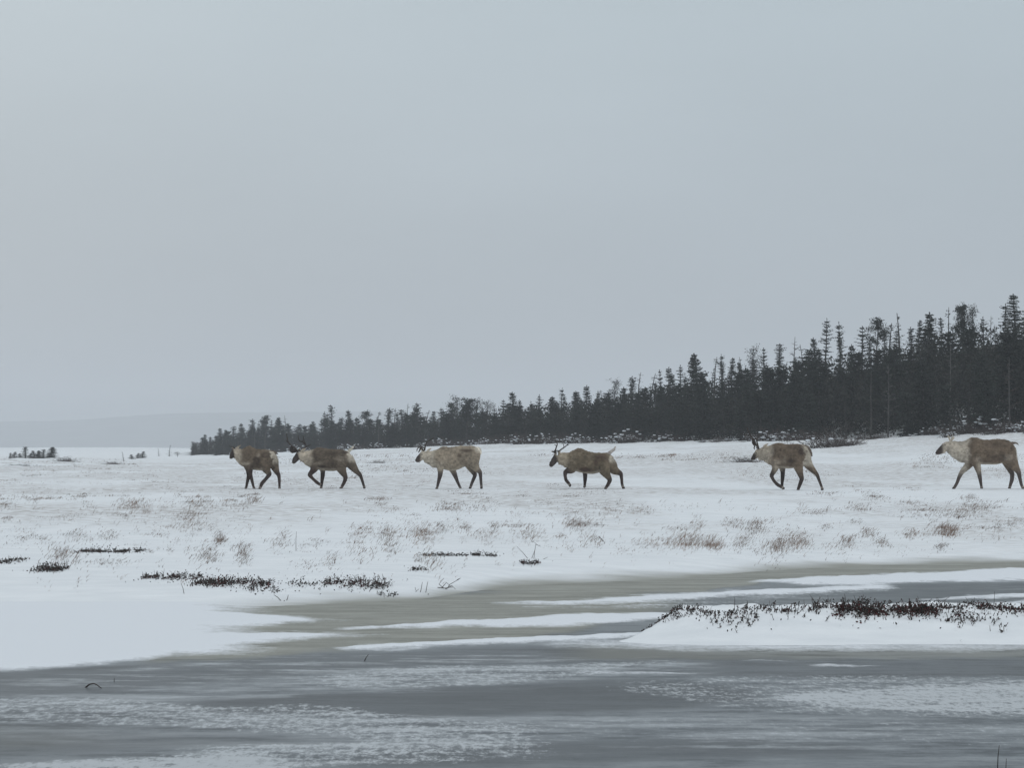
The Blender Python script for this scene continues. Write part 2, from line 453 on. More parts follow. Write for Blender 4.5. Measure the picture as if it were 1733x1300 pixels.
    addf([(1050, 1020, 1034), (1200, 1008, 1030), (1350, 998, 1012), (1500, 992, 1004)], 3, 0.75, 60)
    addf([(580, 1140, 1168), (700, 1128, 1167), (850, 1123, 1162), (950, 1122, 1152), (1020, 1120, 1144), (1100, 1118, 1126)], 5, 0.9, 160)
    addf([(600, 1215, 1255), (900, 1212, 1260), (1200, 1205, 1255), (1500, 1218, 1262), (1733, 1220, 1275), (2300, 1220, 1290)], 10, 0.62, 200)
    addf([(1040, 1034, 1060), (1100, 1036, 1062)], 4, 0.5, 60)
    stk = np.zeros_like(u)
    for pts, soft, al in (([(60, 1150, 1190), (250, 1130, 1188), (450, 1112, 1182), (700, 1103, 1170), (900, 1106, 1165), (1010, 1118, 1150), (1120, 1120, 1142)], 6, .95),
                          ([(1100, 1022, 1036), (1250, 1004, 1036), (1500, 990, 1034), (1733, 984, 1036), (2300, 980, 1036)], 3, .55),
                          ([(620, 1205, 1262), (1000, 1205, 1262), (1400, 1212, 1275), (1733, 1222, 1300), (2300, 1225, 1310)], 8, .75),
                          ([(0, 1215, 1250), (300, 1235, 1275), (560, 1240, 1268)], 8, .45), ([(850, 1255, 1302), (1200, 1252, 1302), (1733, 1270, 1302)], 6, .4)):
        stk = np.maximum(stk, al * band(u, v, pts, soft, 150))
    Z = 0.022 * snow * sstep(0.3, 1, snow) * (1 - 0.6 * sstep(1150, 1250, Vv)) + 0.004 * frost
    nr, nc = U.shape
    V = np.stack([X, Y, Z], -1).reshape(-1, 3)
    i = np.arange(nr * nc).reshape(nr, nc)
    q = np.stack([i[:-1, :-1], i[1:, :-1], i[1:, 1:], i[:-1, 1:]], -1).reshape(-1, 4)
    me = mesh_np('ice', V, q, mat=M_ICE, cols=np.stack([snow.ravel(), tan.ravel(), dark.ravel()], -1))
    set_cols(me, np.stack([frost.ravel(), stk.ravel(), 0 * frost.ravel()], -1), 'Col2')
    obj('ice', me, kind='structure')


pond()


def isl_z(X, Y):
    u = CU + F * X / 19.6
    c = tab(u, [(960, 0.0), (1040, 0.025), (1090, 0.13), (1160, 0.20), (1300, 0.20), (1500, 0.21), (1600, 0.225), (1733, 0.20), (2300, 0.18), (2500, 0.0)])
    front = 18.62 + 0.5 * sstep(1100, 960, u) + 0.06 * np.sin(X * 2.1)
    back = tab(u, [(940, 18.75), (1000, 18.95), (1060, 19.5), (1110, 20.4), (1170, 21.6), (1300, 21.9), (3000, 21.9)])
    p = sstep(front, front + 1.45, Y) ** 0.9 * sstep(back, back - np.minimum(1.2, (back - 18.6) * .5), Y)
    n = fbm(X * 3.2, Y * 3.2, 41, 4) - 0.5
    return c * p * (1 + 0.35 * n) + 0.02 * p * n - 0.012 * (1 - sstep(0.0, 0.08, p)) 


def island():
    xs, ys = np.linspace(0.2, 8.6, 420), np.linspace(18.3, 22.2, 190)
    X, Y = np.meshgrid(xs, ys)
    V = np.stack([X, Y, isl_z(X, Y)], -1).reshape(-1, 3)
    i = np.arange(X.size).reshape(X.shape)
    q = np.stack([i[:-1, :-1], i[:-1, 1:], i[1:, 1:], i[1:, :-1]], -1).reshape(-1, 4)
    me = mesh_np('snow_mound', V, q, mat=M_SNOW, cols=np.zeros((len(V), 3)))
    obj('snow_mound', me, kind='structure')


island()


def hills():
    us = np.linspace(-2300, 4000, 700); ts = np.linspace(0, 1, 26)
    ridge = [(-2600, 722), (-400, 716), (0, 714), (100, 712), (200, 706), (290, 700), (400, 698), (620, 696), (900, 700), (1400, 700), (4300, 720)]
    U, T = np.meshgrid(us, ts)
    Y = 2500 + 1200 * T
    X = (U - CU) * 3200 / F
    top = (HV - tab(U, ridge)) * 3200 / F
    h = top * np.sin(np.clip(T / 0.6, 0, 1) * math.pi / 2) ** 1.4 * (1 - 0.4 * sstep(0.6, 1, T))
    h = h * (1 + 0.05 * (fbm(X * 0.01, Y * 0.006, 51, 3) - 0.5)) + 2.4 * (fbm(X * 0.22, Y * 0.05, 52, 3) - 0.5) * sstep(0.1, 0.4, T)
    V = np.stack([X, Y, 1.3 + h], -1).reshape(-1, 3)
    i = np.arange(U.size).reshape(U.shape)
    q = np.stack([i[:-1, :-1], i[:-1, 1:], i[1:, 1:], i[1:, :-1]], -1).reshape(-1, 4)
    obj('hills', mesh_np('hills', V, q, mat=M_HILL), kind='structure')


hills()

# ------------------------------------------------------------------ tubes and loose faces
def tube(pts, radii, n=6, flat=None):
    """closed tapered tube along pts; returns verts, quads, tris"""
    P = np.asarray(pts, float); R = np.asarray(radii, float)
    T = np.gradient(P, axis=0); T /= np.linalg.norm(T, axis=1, keepdims=True) + 1e-9
    ref = np.array([0, 1.0, 0]) if abs(T[0] @ np.array([0, 1.0, 0])) < 0.9 else np.array([1.0, 0, 0])
    vs = []
    for p, t, r in zip(P, T, R):
        a = np.cross(t, ref); a /= np.linalg.norm(a) + 1e-9
        b = np.cross(t, a)
        for k in range(n):
            an = 2 * math.pi * k / n
            vs.append(p + r * (math.cos(an) * a + math.sin(an) * b * (flat if flat else 1)))
    q = []
    for i in range(len(P) - 1):
        for k in range(n):
            q.append((i * n + k, i * n + (k + 1) % n, (i + 1) * n + (k + 1) % n, (i + 1) * n + k))
    vs.append(P[0]); vs.append(P[-1])
    c0, c1 = len(vs) - 2, len(vs) - 1
    t = [(c0, (k + 1) % n, k) for k in range(n)] + [(c1, (len(P) - 1) * n + k, (len(P) - 1) * n + (k + 1) % n) for k in range(n)]
    return vs, q, t


class MB:
    def __init__(self):
        self.v, self.q, self.t, self.c = [], [], [], []

    def tube(self, pts, radii, n=4, col=None):
        v, q, t = tube(pts, radii, n)
        o = len(self.v)
        self.v += list(v); self.q += [tuple(i + o for i in f) for f in q]; self.t += [tuple(i + o for i in f) for f in t]
        if col is not None: self.c += [col] * len(v)

    def quad(self, a, b, c, d, col=None):
        o = len(self.v); self.v += [a, b, c, d]; self.q.append((o, o + 1, o + 2, o + 3))
        if col is not None: self.c += [col] * 4

    def blob(self, p, rx, ry, rz, rng, n=6):
        rows = 4; o = len(self.v)
        for i in range(rows + 1):
            th = math.pi * i / rows
            for k in range(n):
                ph = 2 * math.pi * k / n
                j = 1 + 0.25 * rng.uniform(-1, 1)
                self.v.append((p[0] + j * rx * math.sin(th) * math.cos(ph), p[1] + j * ry * math.sin(th) * math.sin(ph), p[2] + rz * math.cos(th)))
        for i in range(rows):
            for k in range(n):
                self.q.append((o + i * n + k, o + i * n + (k + 1) % n, o + (i + 1) * n + (k + 1) % n, o + (i + 1) * n + k))

    def mesh(self, name, mat, smooth=False):
        return mesh_np(name, self.v, self.q, self.t, mat, smooth, np.array(self.c) if self.c else None)


# ------------------------------------------------------------------ tree kinds (unit height, copied and scaled)
def spray(mb, p, d, ln, wd, rng):
    d = d / (np.linalg.norm(d) + 1e-9)
    s = np.cross(d, rng.normal(size=3)); s /= np.linalg.norm(s) + 1e-9
    m = p + d * ln * 0.45
    mb.quad(tuple(p), tuple(m + s * wd), tuple(p + d * ln), tuple(m - s * wd))


def conifer(seed, t0=0.06, whorls=30, nb=6, width=0.15, power=0.85, up=0.1, dens=1.0, gap=0.1, size=0.034, lean=0.02, club=0.0, bare=0.0, irregular=0.25):
    rng = np.random.default_rng(seed)
    tr, cw = MB(), MB()
    lx, ly = rng.uniform(-lean, lean, 2)
    ax = lambda t: np.array([lx * t * t * 2 + 0.004 * math.sin(9 * t + seed), ly * t * t * 2, t])
    ts = np.linspace(-0.02, 0.985, 9)
    tr.tube([ax(t) for t in ts], [0.013 * (1 - 0.88 * max(t, 0)) + 0.0012 for t in ts], 5)
    side = rng.uniform(0, 6.28)
    for i in range(whorls):
        t = t0 + (0.985 - t0) * ((i + rng.uniform(-.3, .3)) / whorls)
        t = min(max(t, 0.02), 0.98)
        prof = (1 - t) ** power
        if club: prof = prof * (1 - club) + club * math.exp(-((t - 0.88) / 0.07) ** 2) * 0.55
        if t < 0.22: prof *= 0.55 + 2 * t
        for b in range(nb):
            if rng.random() < gap: continue
            az = rng.uniform(0, 2 * math.pi)
            Ln = (width * prof + 0.012) * rng.uniform(1 - irregular * 1.6, 1 + irregular)
            Ln *= 1 + 0.18 * math.cos(az - side)
            if rng.random() < 0.08 * irregular * 4: Ln *= 1.35
            el = up + (t - 0.5) * 0.9 + rng.uniform(-.2, .2)
            h = np.array([math.cos(az), math.sin(az), 0])
            p0 = ax(t)
            K = max(2, int(Ln / 0.020))
            pts = []
            for k in range(K + 1):
                f = k / K
                pts.append(p0 + h * Ln * f + np.array([0, 0, Ln * (math.sin(el) * f - 0.32 * f * f + 0.22 * f ** 3)]))
            isbare = rng.random() < bare
            if Ln > 0.05 or isbare:
                tr.tube([pts[0], pts[K // 2], pts[-1]], [0.0030, 0.0022, 0.0009], 3)
            if isbare: 
                continue
            for k in range(K + 1):
                f = k / K
                m = 3 if rng.random() < dens else 1
                if dens > 1 and rng.random() < dens - 1: m = 4
                for _ in range(m):
                    d = h * rng.uniform(0.2, 1.0) + np.cross(h, [0, 0, 1]) * rng.uniform(-1, 1) + np.array([0, 0, rng.uniform(-0.75, 0.35)])
                    spray(cw, pts[k], d, size * rng.uniform(.6, 1.3) * (1.1 - .35 * f), size * 0.23 * rng.uniform(.6, 1.3), rng)
    if not bare:
        for k in range(8):
            spray(cw, ax(0.955 + 0.004 * k), np.array([rng.uniform(-.5, .5), rng.uniform(-.5, .5), 1]), size * .8, size * .16, rng)
    return tr, cw


def broad(seed, n=26, spread=0.24, t0=0.45, dens=42, size=0.036, clump=0.055):
    """pine / tamarack with an irregular clumpy top"""
    rng = np.random.default_rng(seed)
    tr, cw = MB(), MB()
    ax = lambda t: np.array([0.02 * math.sin(5 * t + seed), 0.015 * math.sin(4 * t), t])
    ts = np.linspace(-0.02, 0.95, 9)
    tr.tube([ax(t) for t in ts], [0.016 * (1 - 0.85 * max(t, 0)) + 0.001 for t in ts], 5)
    for i in range(n):
        t = t0 + (0.97 - t0) * (i / n) ** 0.9
        az = rng.uniform(0, 6.28)
        Ln = spread * (1.05 - 0.75 * (t - t0) / (1 - t0)) * rng.uniform(0.35, 1.1)
        h = np.array([math.cos(az), math.sin(az), rng.uniform(0.15, 0.75)])
        p0, p1 = ax(t), ax(t) + h * Ln
        tr.tube([p0, (p0 + p1) / 2 - np.array([0, 0, .01]), p1], [0.005, 0.0035, 0.0015], 3)
        for c in (0.45, 0.75, 1.0):
            if rng.random() < 0.15: continue
            cp = p0 + (p1 - p0) * c
            for _ in range(int(dens * (0.35 + c * 0.4))):
                q = cp + rng.normal(size=3) * np.array([clump, clump, clump * 0.6]) * 0.6
                spray(cw, q, rng.normal(size=3) + np.array([0, 0, 0.5]), size * rng.uniform(.6, 1.2), size * 0.2, rng)
    return tr, cw


def dead(seed, nb=26):
    rng = np.random.default_rng(seed)
    tr = MB(); br = MB()
    ax = lambda t: np.array([0.02 * math.sin(4 * t + seed), 0.01 * math.sin(3 * t), t])
    ts = np.linspace(-0.02, 1.0, 9)
    tr.tube([ax(t) for t in ts], [0.013 * (1 - 0.9 * max(t, 0)) + 0.0012 for t in ts], 5)
    for i in range(nb):
        t = rng.uniform(0.3, 0.97); az = rng.uniform(0, 6.28); Ln = 0.15 * (1.05 - t) ** 0.5 * rng.uniform(.3, 1.1)
        h = np.array([math.cos(az), math.sin(az), rng.uniform(-.1, .55)])
        p0 = ax(t); p1 = p0 + h * Ln
        br.tube([p0, (p0 + p1) / 2 + np.array([0, 0, -.006]), p1], [0.0035, 0.0026, 0.0012], 3)
        for _ in range(3):
            q = p0 + (p1 - p0) * rng.uniform(.3, .95)
            br.tube([q, q + (h + rng.normal(size=3) * .6) * Ln * .35], [0.0018, 0.0009], 3)
    return tr, br


KINDS = {}


def register(kind, makers, needle=None, bark=None, second='crown'):
    out = []
    for tr, cw in makers:
        out.append((tr.mesh(kind + '_trunk', bark or M_BARK, True), cw.mesh(kind + '_' + second, needle or M_NEEDLE)))
    KINDS[kind] = (out, second)


register('spruce', [conifer(s, whorls=30, nb=7, width=0.16, gap=0.08) for s in (11, 12, 13)])
register('open_spruce', [conifer(s, whorls=21, nb=6, width=0.16, gap=0.14, dens=0.9, size=0.028, irregular=0.45, up=0.2) for s in (21, 22, 23)])
register('black_spruce', [conifer(s, whorls=30, nb=6, width=0.085, gap=0.12, club=0.35, power=0.5, irregular=0.35, size=0.030) for s in (31, 32, 33)])
register('thin_spruce', [conifer(s, whorls=24, nb=4, width=0.10, gap=0.25, dens=0.45, size=0.022, irregular=0.5, bare=0.3, lean=.04) for s in (41, 42, 43)], M_NEEDLE_B)
register('dense_spruce', [conifer(s, whorls=34, nb=8, width=0.19, gap=0.04, dens=1.2, power=0.8, size=0.036) for s in (51, 52)])
register('pine', [broad(s) for s in (61, 62, 63)])
register('tamarack', [broad(s, n=34, spread=0.26, t0=0.35, dens=15, size=0.030, clump=0.06) for s in (71, 72)], M_NEEDLE_B)
register('dead_tree', [dead(s) for s in (81, 82)], M_BARK_PALE, M_BARK_PALE)
register('fill_spruce', [conifer(s, t0=0.02, whorls=30, nb=7, width=0.15, gap=0.05, dens=1.0, power=0.45, size=0.042, irregular=0.35) for s in (91, 92, 93, 94)])
register('bare_birch', [dead(s, 40) for s in (85, 86)], M_TWIG, M_BARK_PALE)

KNAME = {'spruce': ('spruce_tree', 'pointed spruce'), 'open_spruce': ('spruce_tree', 'open-branched spruce'),
         'black_spruce': ('spruce_tree', 'narrow knob-topped spruce'), 'thin_spruce': ('spruce_tree', 'thin straggly spruce'),
         'dense_spruce': ('spruce_tree', 'broad dense spruce'), 'pine': ('pine_tree', 'clumpy-topped pine'),
         'tamarack': ('tamarack_tree', 'round-topped brownish tree'), 'dead_tree': ('dead_tree', 'pale bare dead tree'),
         'fill_spruce': ('spruce_tree', 'dark spruce'), 'bare_birch': ('birch_tree', 'pale-trunked leafless tree')}
WOOD = 'trees of the dark spruce wood'
_cnt = {}


def plant_tree(kind, X, Y, h, wide=1.0, label=None, group=WOOD):
    protos, second = KINDS[kind]
    k = _cnt.get(kind, 0); _cnt[kind] = k + 1
    tm, cm = protos[k % len(protos)]
    z = float(ground(np.array([X]), np.array([Y]))[0])
    o = thing(KNAME[kind][0], (X, Y, z - 0.05), label or KNAME[kind][1], 'tree', group, (h * wide, h * wide, h), random.uniform(0, 6.28))
    obj('trunk', tm, o); obj(second, cm, o)
    return o


# treetops that stand out against the sky: column, row of the tip, kind, width factor
TOPS = [
    (327, 747, 'tamarack', .8), (348, 735, 'spruce', 1.1), (359, 739, 'black_spruce', 1.5), (374, 725, 'spruce', 1.2), (384, 727, 'spruce', 1.1), (395, 721, 'black_spruce', 1.4),
    (410, 716, 'spruce', 1), (427, 709, 'black_spruce', 1.5), (438, 722, 'spruce', 1), (451, 704, 'pine', .85), (469, 706, 'dense_spruce', 1), (482, 703, 'dead_tree', 1.3), (490, 716, 'spruce', 1),
    (508, 717, 'spruce', 1), (522, 717, 'black_spruce', 1.4), (533, 713, 'spruce', 1.1), (550, 696, 'open_spruce', 1), (562, 685, 'black_spruce', 1.3), (578, 706, 'black_spruce', 1.4), (593, 694, 'spruce', 1.1),
    (606, 706, 'spruce', 1), (620, 696, 'pine', .8), (635, 696, 'thin_spruce', 1.2), (656, 690, 'black_spruce', 1.5), (666, 690, 'thin_spruce', 1.1), (682, 693, 'black_spruce', 1.5), (690, 683, 'dead_tree', 1),
    (705, 681, 'black_spruce', 1.1), (718, 693, 'thin_spruce', 1.2), (732, 696, 'spruce', 1), (747, 689, 'open_spruce', 1), (774, 671, 'tamarack', 1), (792, 675, 'pine', 1), (808, 676, 'tamarack', 1.2),
    (824, 679, 'tamarack', 1.1), (838, 684, 'thin_spruce', 1), (852, 676, 'open_spruce', 1), (871, 663, 'spruce', 1.1), (899, 677, 'thin_spruce', 1), (914, 667, 'open_spruce', .9), (935, 671, 'dense_spruce', 1),
    (949, 656, 'open_spruce', .85), (975, 662, 'dense_spruce', 1.1), (992, 652, 'spruce', .9), (1004, 659, 'thin_spruce', 1), (1011, 665, 'spruce', .8), (1021, 659, 'thin_spruce', 1), (1041, 642, 'tamarack', .7),
    (1053, 655, 'spruce', .9), (1067, 636, 'black_spruce', 1.1), (1079, 629, 'thin_spruce', 1.1), (1099, 631, 'thin_spruce', 1.2), (1118, 625, 'open_spruce', .8), (1132, 621, 'spruce', .8), (1151, 617, 'open_spruce', 1),
    (1175, 598, 'dense_spruce', 1.05), (1206, 602, 'thin_spruce', 1.1), (1222, 598, 'open_spruce', .75), (1237, 605, 'spruce', .8), (1257, 603, 'thin_spruce', 1), (1273, 587, 'tamarack', .7), (1294, 588, 'open_spruce', .9),
    (1318, 581, 'black_spruce', 1.2), (1345, 570, 'dead_tree', 1), (1363, 581, 'thin_spruce', 1), (1380, 571, 'spruce', .8), (1397, 538, 'open_spruce', 1.05), (1422, 544, 'open_spruce', .95), (1438, 582, 'spruce', .8),
    (1459, 551, 'open_spruce', 1.1), (1484, 539, 'pine', .75), (1503, 546, 'thin_spruce', 1.3), (1524, 528, 'thin_spruce', 1.4), (1542, 553, 'black_spruce', 1), (1555, 541, 'spruce', .75), (1579, 528, 'spruce', 1.15),
    (1604, 517, 'thin_spruce', 1), (1629, 516, 'pine', .72), (1647, 517, 'tamarack', .6), (1666, 535, 'open_spruce', .9), (1678, 535, 'dead_tree', .8), (1700, 513, 'open_spruce', 1.05), (1718, 497, 'spruce', 1.15), (1734, 523, 'open_spruce', 1),
    (1760, 520, 'spruce', 1), (1790, 505, 'open_spruce', 1), (1830, 515, 'dense_spruce', 1)]
SKY = [(t[0], t[1]) for t in TOPS if t[2] not in ('dead_tree',)]
HERD = [(300, 390, 'left of the first caribou'), (390, 475, 'over the first caribou'), (475, 620, 'over the big-antlered caribou'), (620, 700, 'between the big-antlered and pale caribou'),
        (700, 820, 'over the pale caribou'), (820, 930, 'between the pale and high-stepping caribou'), (930, 1060, 'over the high-stepping caribou'), (1060, 1170, 'right of the high-stepping caribou'),
        (1170, 1275, 'left of the caribou walking away'), (1275, 1390, 'over the caribou walking away'), (1390, 1490, 'right of the caribou walking away'), (1490, 1580, 'left of the last caribou'), (1580, 2600, 'over the last caribou')]
ORD = ['first', 'second', 'third', 'fourth', 'fifth', 'sixth', 'seventh', 'eighth', 'ninth', 'tenth', 'eleventh', 'twelfth', 'thirteenth', 'fourteenth', 'fifteenth']


def where(u):
    for a, b, s in HERD:
        if a <= u < b: return s
    return HERD[0][2]


seen = {}
for i, (u, v, kind, wd) in enumerate(TOPS):
    ye = float(tab(u, EDGE_Y))
    Y = ye + (6, 11, 15, 9)[i % 4] * (0.5 + 0.5 * min(1, max(0, (u - 320) / 700))) + 5 * min(1, max(0, (u - 900) / 500))
    X = (u - CU) * Y / F
    z = float(ground(np.array([X]), np.array([Y]))[0])
    h = ZC + (HV - v) * Y / F - z + 0.05
    wq = where(u); n = seen.get(wq, 0); seen[wq] = n + 1
    lab = '%s, %s skyline top from left %s' % (KNAME[kind][1], ORD[n], wq)
    small = min(1.5, max(1.0, 5.0 / h))
    plant_tree(kind, X, Y, h, wd * small, lab)

# the packed trees below the skyline
for row, (off, drop0, drop1) in enumerate([(0.0, 0.34, 0.64), (4.0, 0.22, 0.46), (9.0, 0.16, 0.38), (18.0, 0.06, 0.20)]):
    u = 322 + row * 7
    while u < 1860:
        f = min(1, max(0, (u - 320) / 1300))
        uu = u + random.uniform(-6, 6)
        ye = float(tab(uu, EDGE_Y)); Y = ye + off * (0.6 + 0.4 * f) + random.uniform(-1, 1)
        base = float(tab(uu, EDGE_V)); top = float(tab(uu, SKY))
        top = base - (base - top) * (1 - random.uniform(drop0, drop1))
        X = (uu - CU) * Y / F
        z = float(ground(np.array([X]), np.array([Y]))[0])
        h = max(1.2, ZC + (HV - top) * Y / F - z + 0.05)
        r = random.random()
        kind = 'fill_spruce'
        if row == 0 and r < 0.05: kind = 'bare_birch'
        elif row == 0 and r < 0.09: kind = 'dead_tree'
        elif row == 0 and r < 0.20: kind = 'thin_spruce'
        elif row == 3 and r < 0.75: kind = ('black_spruce', 'open_spruce', 'spruce', 'thin_spruce')[int(r * 53) % 4]
        elif row == 1 and r < 0.15: kind = 'spruce'
        elif row == 1 and r < 0.18: kind = 'dead_tree'
        row3 = row == 3 and kind != 'fill_spruce'
        lab = {'fill_spruce': 'dark spruce packed inside the wood, its top below the skyline', 'bare_birch': 'pale-trunked leafless tree along the front of the dark wood',
               'dead_tree': 'pale dead trunk standing against the dark wood', 'thin_spruce': 'thin straggly spruce along the front of the dark wood',
               'spruce': 'pointed dark spruce inside the wood, its top below the skyline'}.get(kind)
        if row3: lab = 'slim spruce tip rising between the taller treetops along the skyline'
        g = {'fill_spruce': WOOD, 'spruce': 'pointed spruces inside the wood', 'bare_birch': 'leafless trees along the wood', 'dead_tree': 'dead trunks in the wood', 'thin_spruce': 'straggly spruces along the wood'}.get(kind)
        if row3: g = 'slim spruce tips between the taller treetops'
        wide = (1.15 if row3 else 1.0) if kind != 'fill_spruce' else min(1.75, max(1.25, 5.0 / h))
        plant_tree(kind, X, Y, h, wide, lab, g)
        u += (13.5 + 17 * f) * (1.15, 1.55, 1.0, 0.9)[row]

# ------------------------------------------------------------------ dwarf conifers on the open plain
DW = [(17, 777, 10, 'black_spruce', 'tiny dark conifer, leftmost of the clump on the far plain'), (24, 777, 11, 'spruce', 'small conifer second from the left in the clump on the far plain'),
      (34, 777, 9, 'spruce', 'low conifer just left of the tallest one on the far plain'), (43, 777, 20, 'black_spruce', 'tallest dwarf conifer of the clump on the far plain'),
      (51, 777, 10, 'spruce', 'low conifer touching the right side of the tallest plain conifer'), (58, 777, 13, 'spruce', 'dwarf conifer in the middle of the plain clump'),
      (66, 777, 13, 'dense_spruce', 'bushy dwarf conifer right of the middle of the plain clump'), (73, 777, 15, 'black_spruce', 'dwarf conifer second from the right in the plain clump'),
      (87, 777, 18, 'dense_spruce', 'stout dwarf conifer at the right end of the plain clump'),
      (209, 781, 16, 'thin_spruce', 'straggly dwarf conifer alone, left of three low ones'), (223, 778, 9, 'spruce', 'leftmost of three low conifers beyond the plain'),
      (233, 777, 9, 'spruce', 'middle of three low conifers beyond the plain'), (241, 776, 11, 'spruce', 'rightmost and tallest of three low conifers beyond the plain'),
      (269, 774, 14, 'thin_spruce', 'thin dwarf conifer farther left of the wood edge'), (286, 774, 20, 'thin_spruce', 'thin dwarf conifer nearest the left end of the wood'),
      (300, 774, 8, 'tamarack', 'small rounded tree just off the left end of the wood')]
for u, v, hp, kind, lab in DW:
    Y = y_at(u, v)
    plant_tree(kind, (u - CU) * Y / F, Y, hp * Y / F * 1.1, (4.4 if kind != 'dense_spruce' else 3.6) if kind != 'thin_spruce' else 2.3, lab, 'dwarf conifers on the open plain')


# ------------------------------------------------------------------ shrubs
def twig_bush(seed, n=60, spread=0.8, snow=14, up=0.6):
    """unit-size leafless shrub, 1 m tall and about 2*spread wide, with lumps of snow on it"""
    rng = np.random.default_rng(seed)
    tw, sn = MB(), MB()
    for i in range(n):
        b = np.array([rng.normal() * spread * .35, rng.normal() * spread * .25, -0.05])
        d = np.array([rng.normal() * .55 + b[0] * .7, rng.normal() * .5, rng.uniform(.3, 1.0)])
        ln = rng.uniform(.45, 1.0)
        pts = [b]; 
        for k in range(4):
            d = d + rng.normal(size=3) * .25; d[2] = max(d[2], .02)
            pts.append(pts[-1] + d / np.linalg.norm(d) * ln * .27)
        tw.tube(pts, [0.014, .012, .010, .008, .005], 3)
        for k in range(5):
            q = pts[rng.integers(1, 5)]; e = rng.normal(size=3); e[2] = abs(e[2]) * .7
            tw.tube([q, q + e * .09, q + e * .16 + rng.normal(size=3) * .03], [.007, .006, .004], 3)
        if i < snow:
            q = pts[rng.integers(2, 5)]
            r = rng.uniform(.03, .075)
            sn.blob(q, r * 1.6, r * 1.3, r * .65, rng)
    return tw, sn


BUSH = []
for s, n, sp_, sn_ in ((1, 90, .8, 40), (2, 80, .7, 52), (3, 100, 1.0, 30), (4, 76, .6, 36)):
    a, b = twig_bush(s, n, sp_, sn_)
    BUSH.append((a.mesh('twigs', M_TWIG), b.mesh('snow_clumps', M_SNOWCAP, True)))
a, b = twig_bush(5, 110, 1.3, 6)
BUSH_DARK = (a.mesh('twigs', M_TWIG), b.mesh('snow_clumps', M_SNOWCAP, True))


def bush(u, Y, hp, wide, label, group, protos, name='snowy_shrub'):
    X, Y, z = place(u, Y)
    s = hp * Y / F
    o = thing(name, (X, Y, z - 0.02), label, 'shrub', group, (s * wide, s * wide * .8, s), random.uniform(-.5, .5) + (math.pi if random.random() < .5 else 0))
    obj('twigs', protos[0], o); obj('snow_clumps', protos[1], o)


BU = [(845, 16), (862, 18), (880, 15), (897, 17), (915, 16), (934, 18), (952, 20), (970, 18), (990, 14), (1012, 15), (1032, 17), (1052, 18), (1068, 14), (1100, 12), (1128, 14), (1150, 15), (1168, 13), (1190, 14), (1215, 13),
      (1240, 15), (1262, 18), (1288, 20), (1306, 22), (1330, 18), (1352, 20), (1372, 17), (480, 12), (500, 12), (520, 10), (545, 11), (575, 12), (600, 12), (618, 13), (640, 12), (668, 10), (690, 10), (712, 11), (745, 12), (770, 12), (800, 13), (825, 15), (450, 9), (420, 9), (395, 8),
      (1450, 12), (1480, 10), (1575, 12), (1600, 16), (1622, 20), (1640, 16), (1662, 24), (1684, 18), (1705, 26), (1728, 22), (1755, 22)]
bc = {}
for i, (u, hp) in enumerate(sorted(BU)):
    Y = float(tab(u, EDGE_Y)) - random.uniform(0.5, 5)
    wq = where(u); n = bc.get(wq, 0); bc[wq] = n + 1
    bush(u + random.uniform(-7, 7), Y, hp * random.uniform(.75, 1.7), random.uniform(.8, 1.4), 'snowy leafless shrub at the wood foot, %s from left %s' % (ORD[n], wq), 'snowy shrubs along the wood', BUSH[i % 4] if i % 3 else BUSH_DARK)
bush(1404, 104, 42, 1.1, 'widest dark leafless shrub, right of the caribou walking away', None, BUSH_DARK, 'leafless_shrub')
bush(1436, 105, 20, 1.1, 'low dark shrub touching the right side of the widest leafless shrub', None, BUSH_DARK, 'leafless_shrub')
bush(1262, 88, 15, 1.6, 'low dark shrub under the antlers of the caribou walking away', None, BUSH_DARK, 'leafless_shrub')
bush(640, 112, 8, 1.8, 'low dark shrub on open snow behind the big-antlered caribou', None, BUSH_DARK, 'leafless_shrub')
bush(110, 150, 12, 1.5, 'low dark shrub right of the dwarf conifer clump on the plain', None, BUSH_DARK, 'leafless_shrub')
bush(190, 130, 6, 2.2, 'low dark scrub left of the lone straggly dwarf conifer', None, BUSH_DARK, 'leafless_shrub')
bush(35, 118, 7, 3.4, 'long low scrub in front of the dwarf conifer clump', None, BUSH_DARK, 'leafless_shrub')


def undergrowth():
    """dark brush filling the inside of the wood, one uncountable mass"""
    rng = np.random.default_rng(5)
    mb = MB()
    n = 52000
    uu = rng.uniform(325, 1860, n)
    YY = tab(uu, EDGE_Y) + 2.0 + rng.random(n) ** 0.9 * 11
    GZ = ground((uu - CU) * YY / F, YY)
    for u, Y in zip(uu, YY):
        f = min(1, max(0, (u - 320) / 1300))
        X = (u - CU) * Y / F
        z = float(GZ[len(mb.v) // 4])
        p = np.array([X, Y, z + rng.random() ** 1.3 * (1.4 + 1.4 * f)])
        spray(mb, p, np.array([rng.normal() * .7, rng.normal() * .7, 0.6]), rng.uniform(.16, .40), rng.uniform(.03, .07), rng)
    obj('undergrowth', mb.mesh('undergrowth', M_NEEDLE_B), None, 'dark brush filling the inside of the spruce wood', 'undergrowth', None, 'stuff')


undergrowth()

# ------------------------------------------------------------------ dry grass through the snow
GB = []      # blade records: X, Y, height, r, g, b


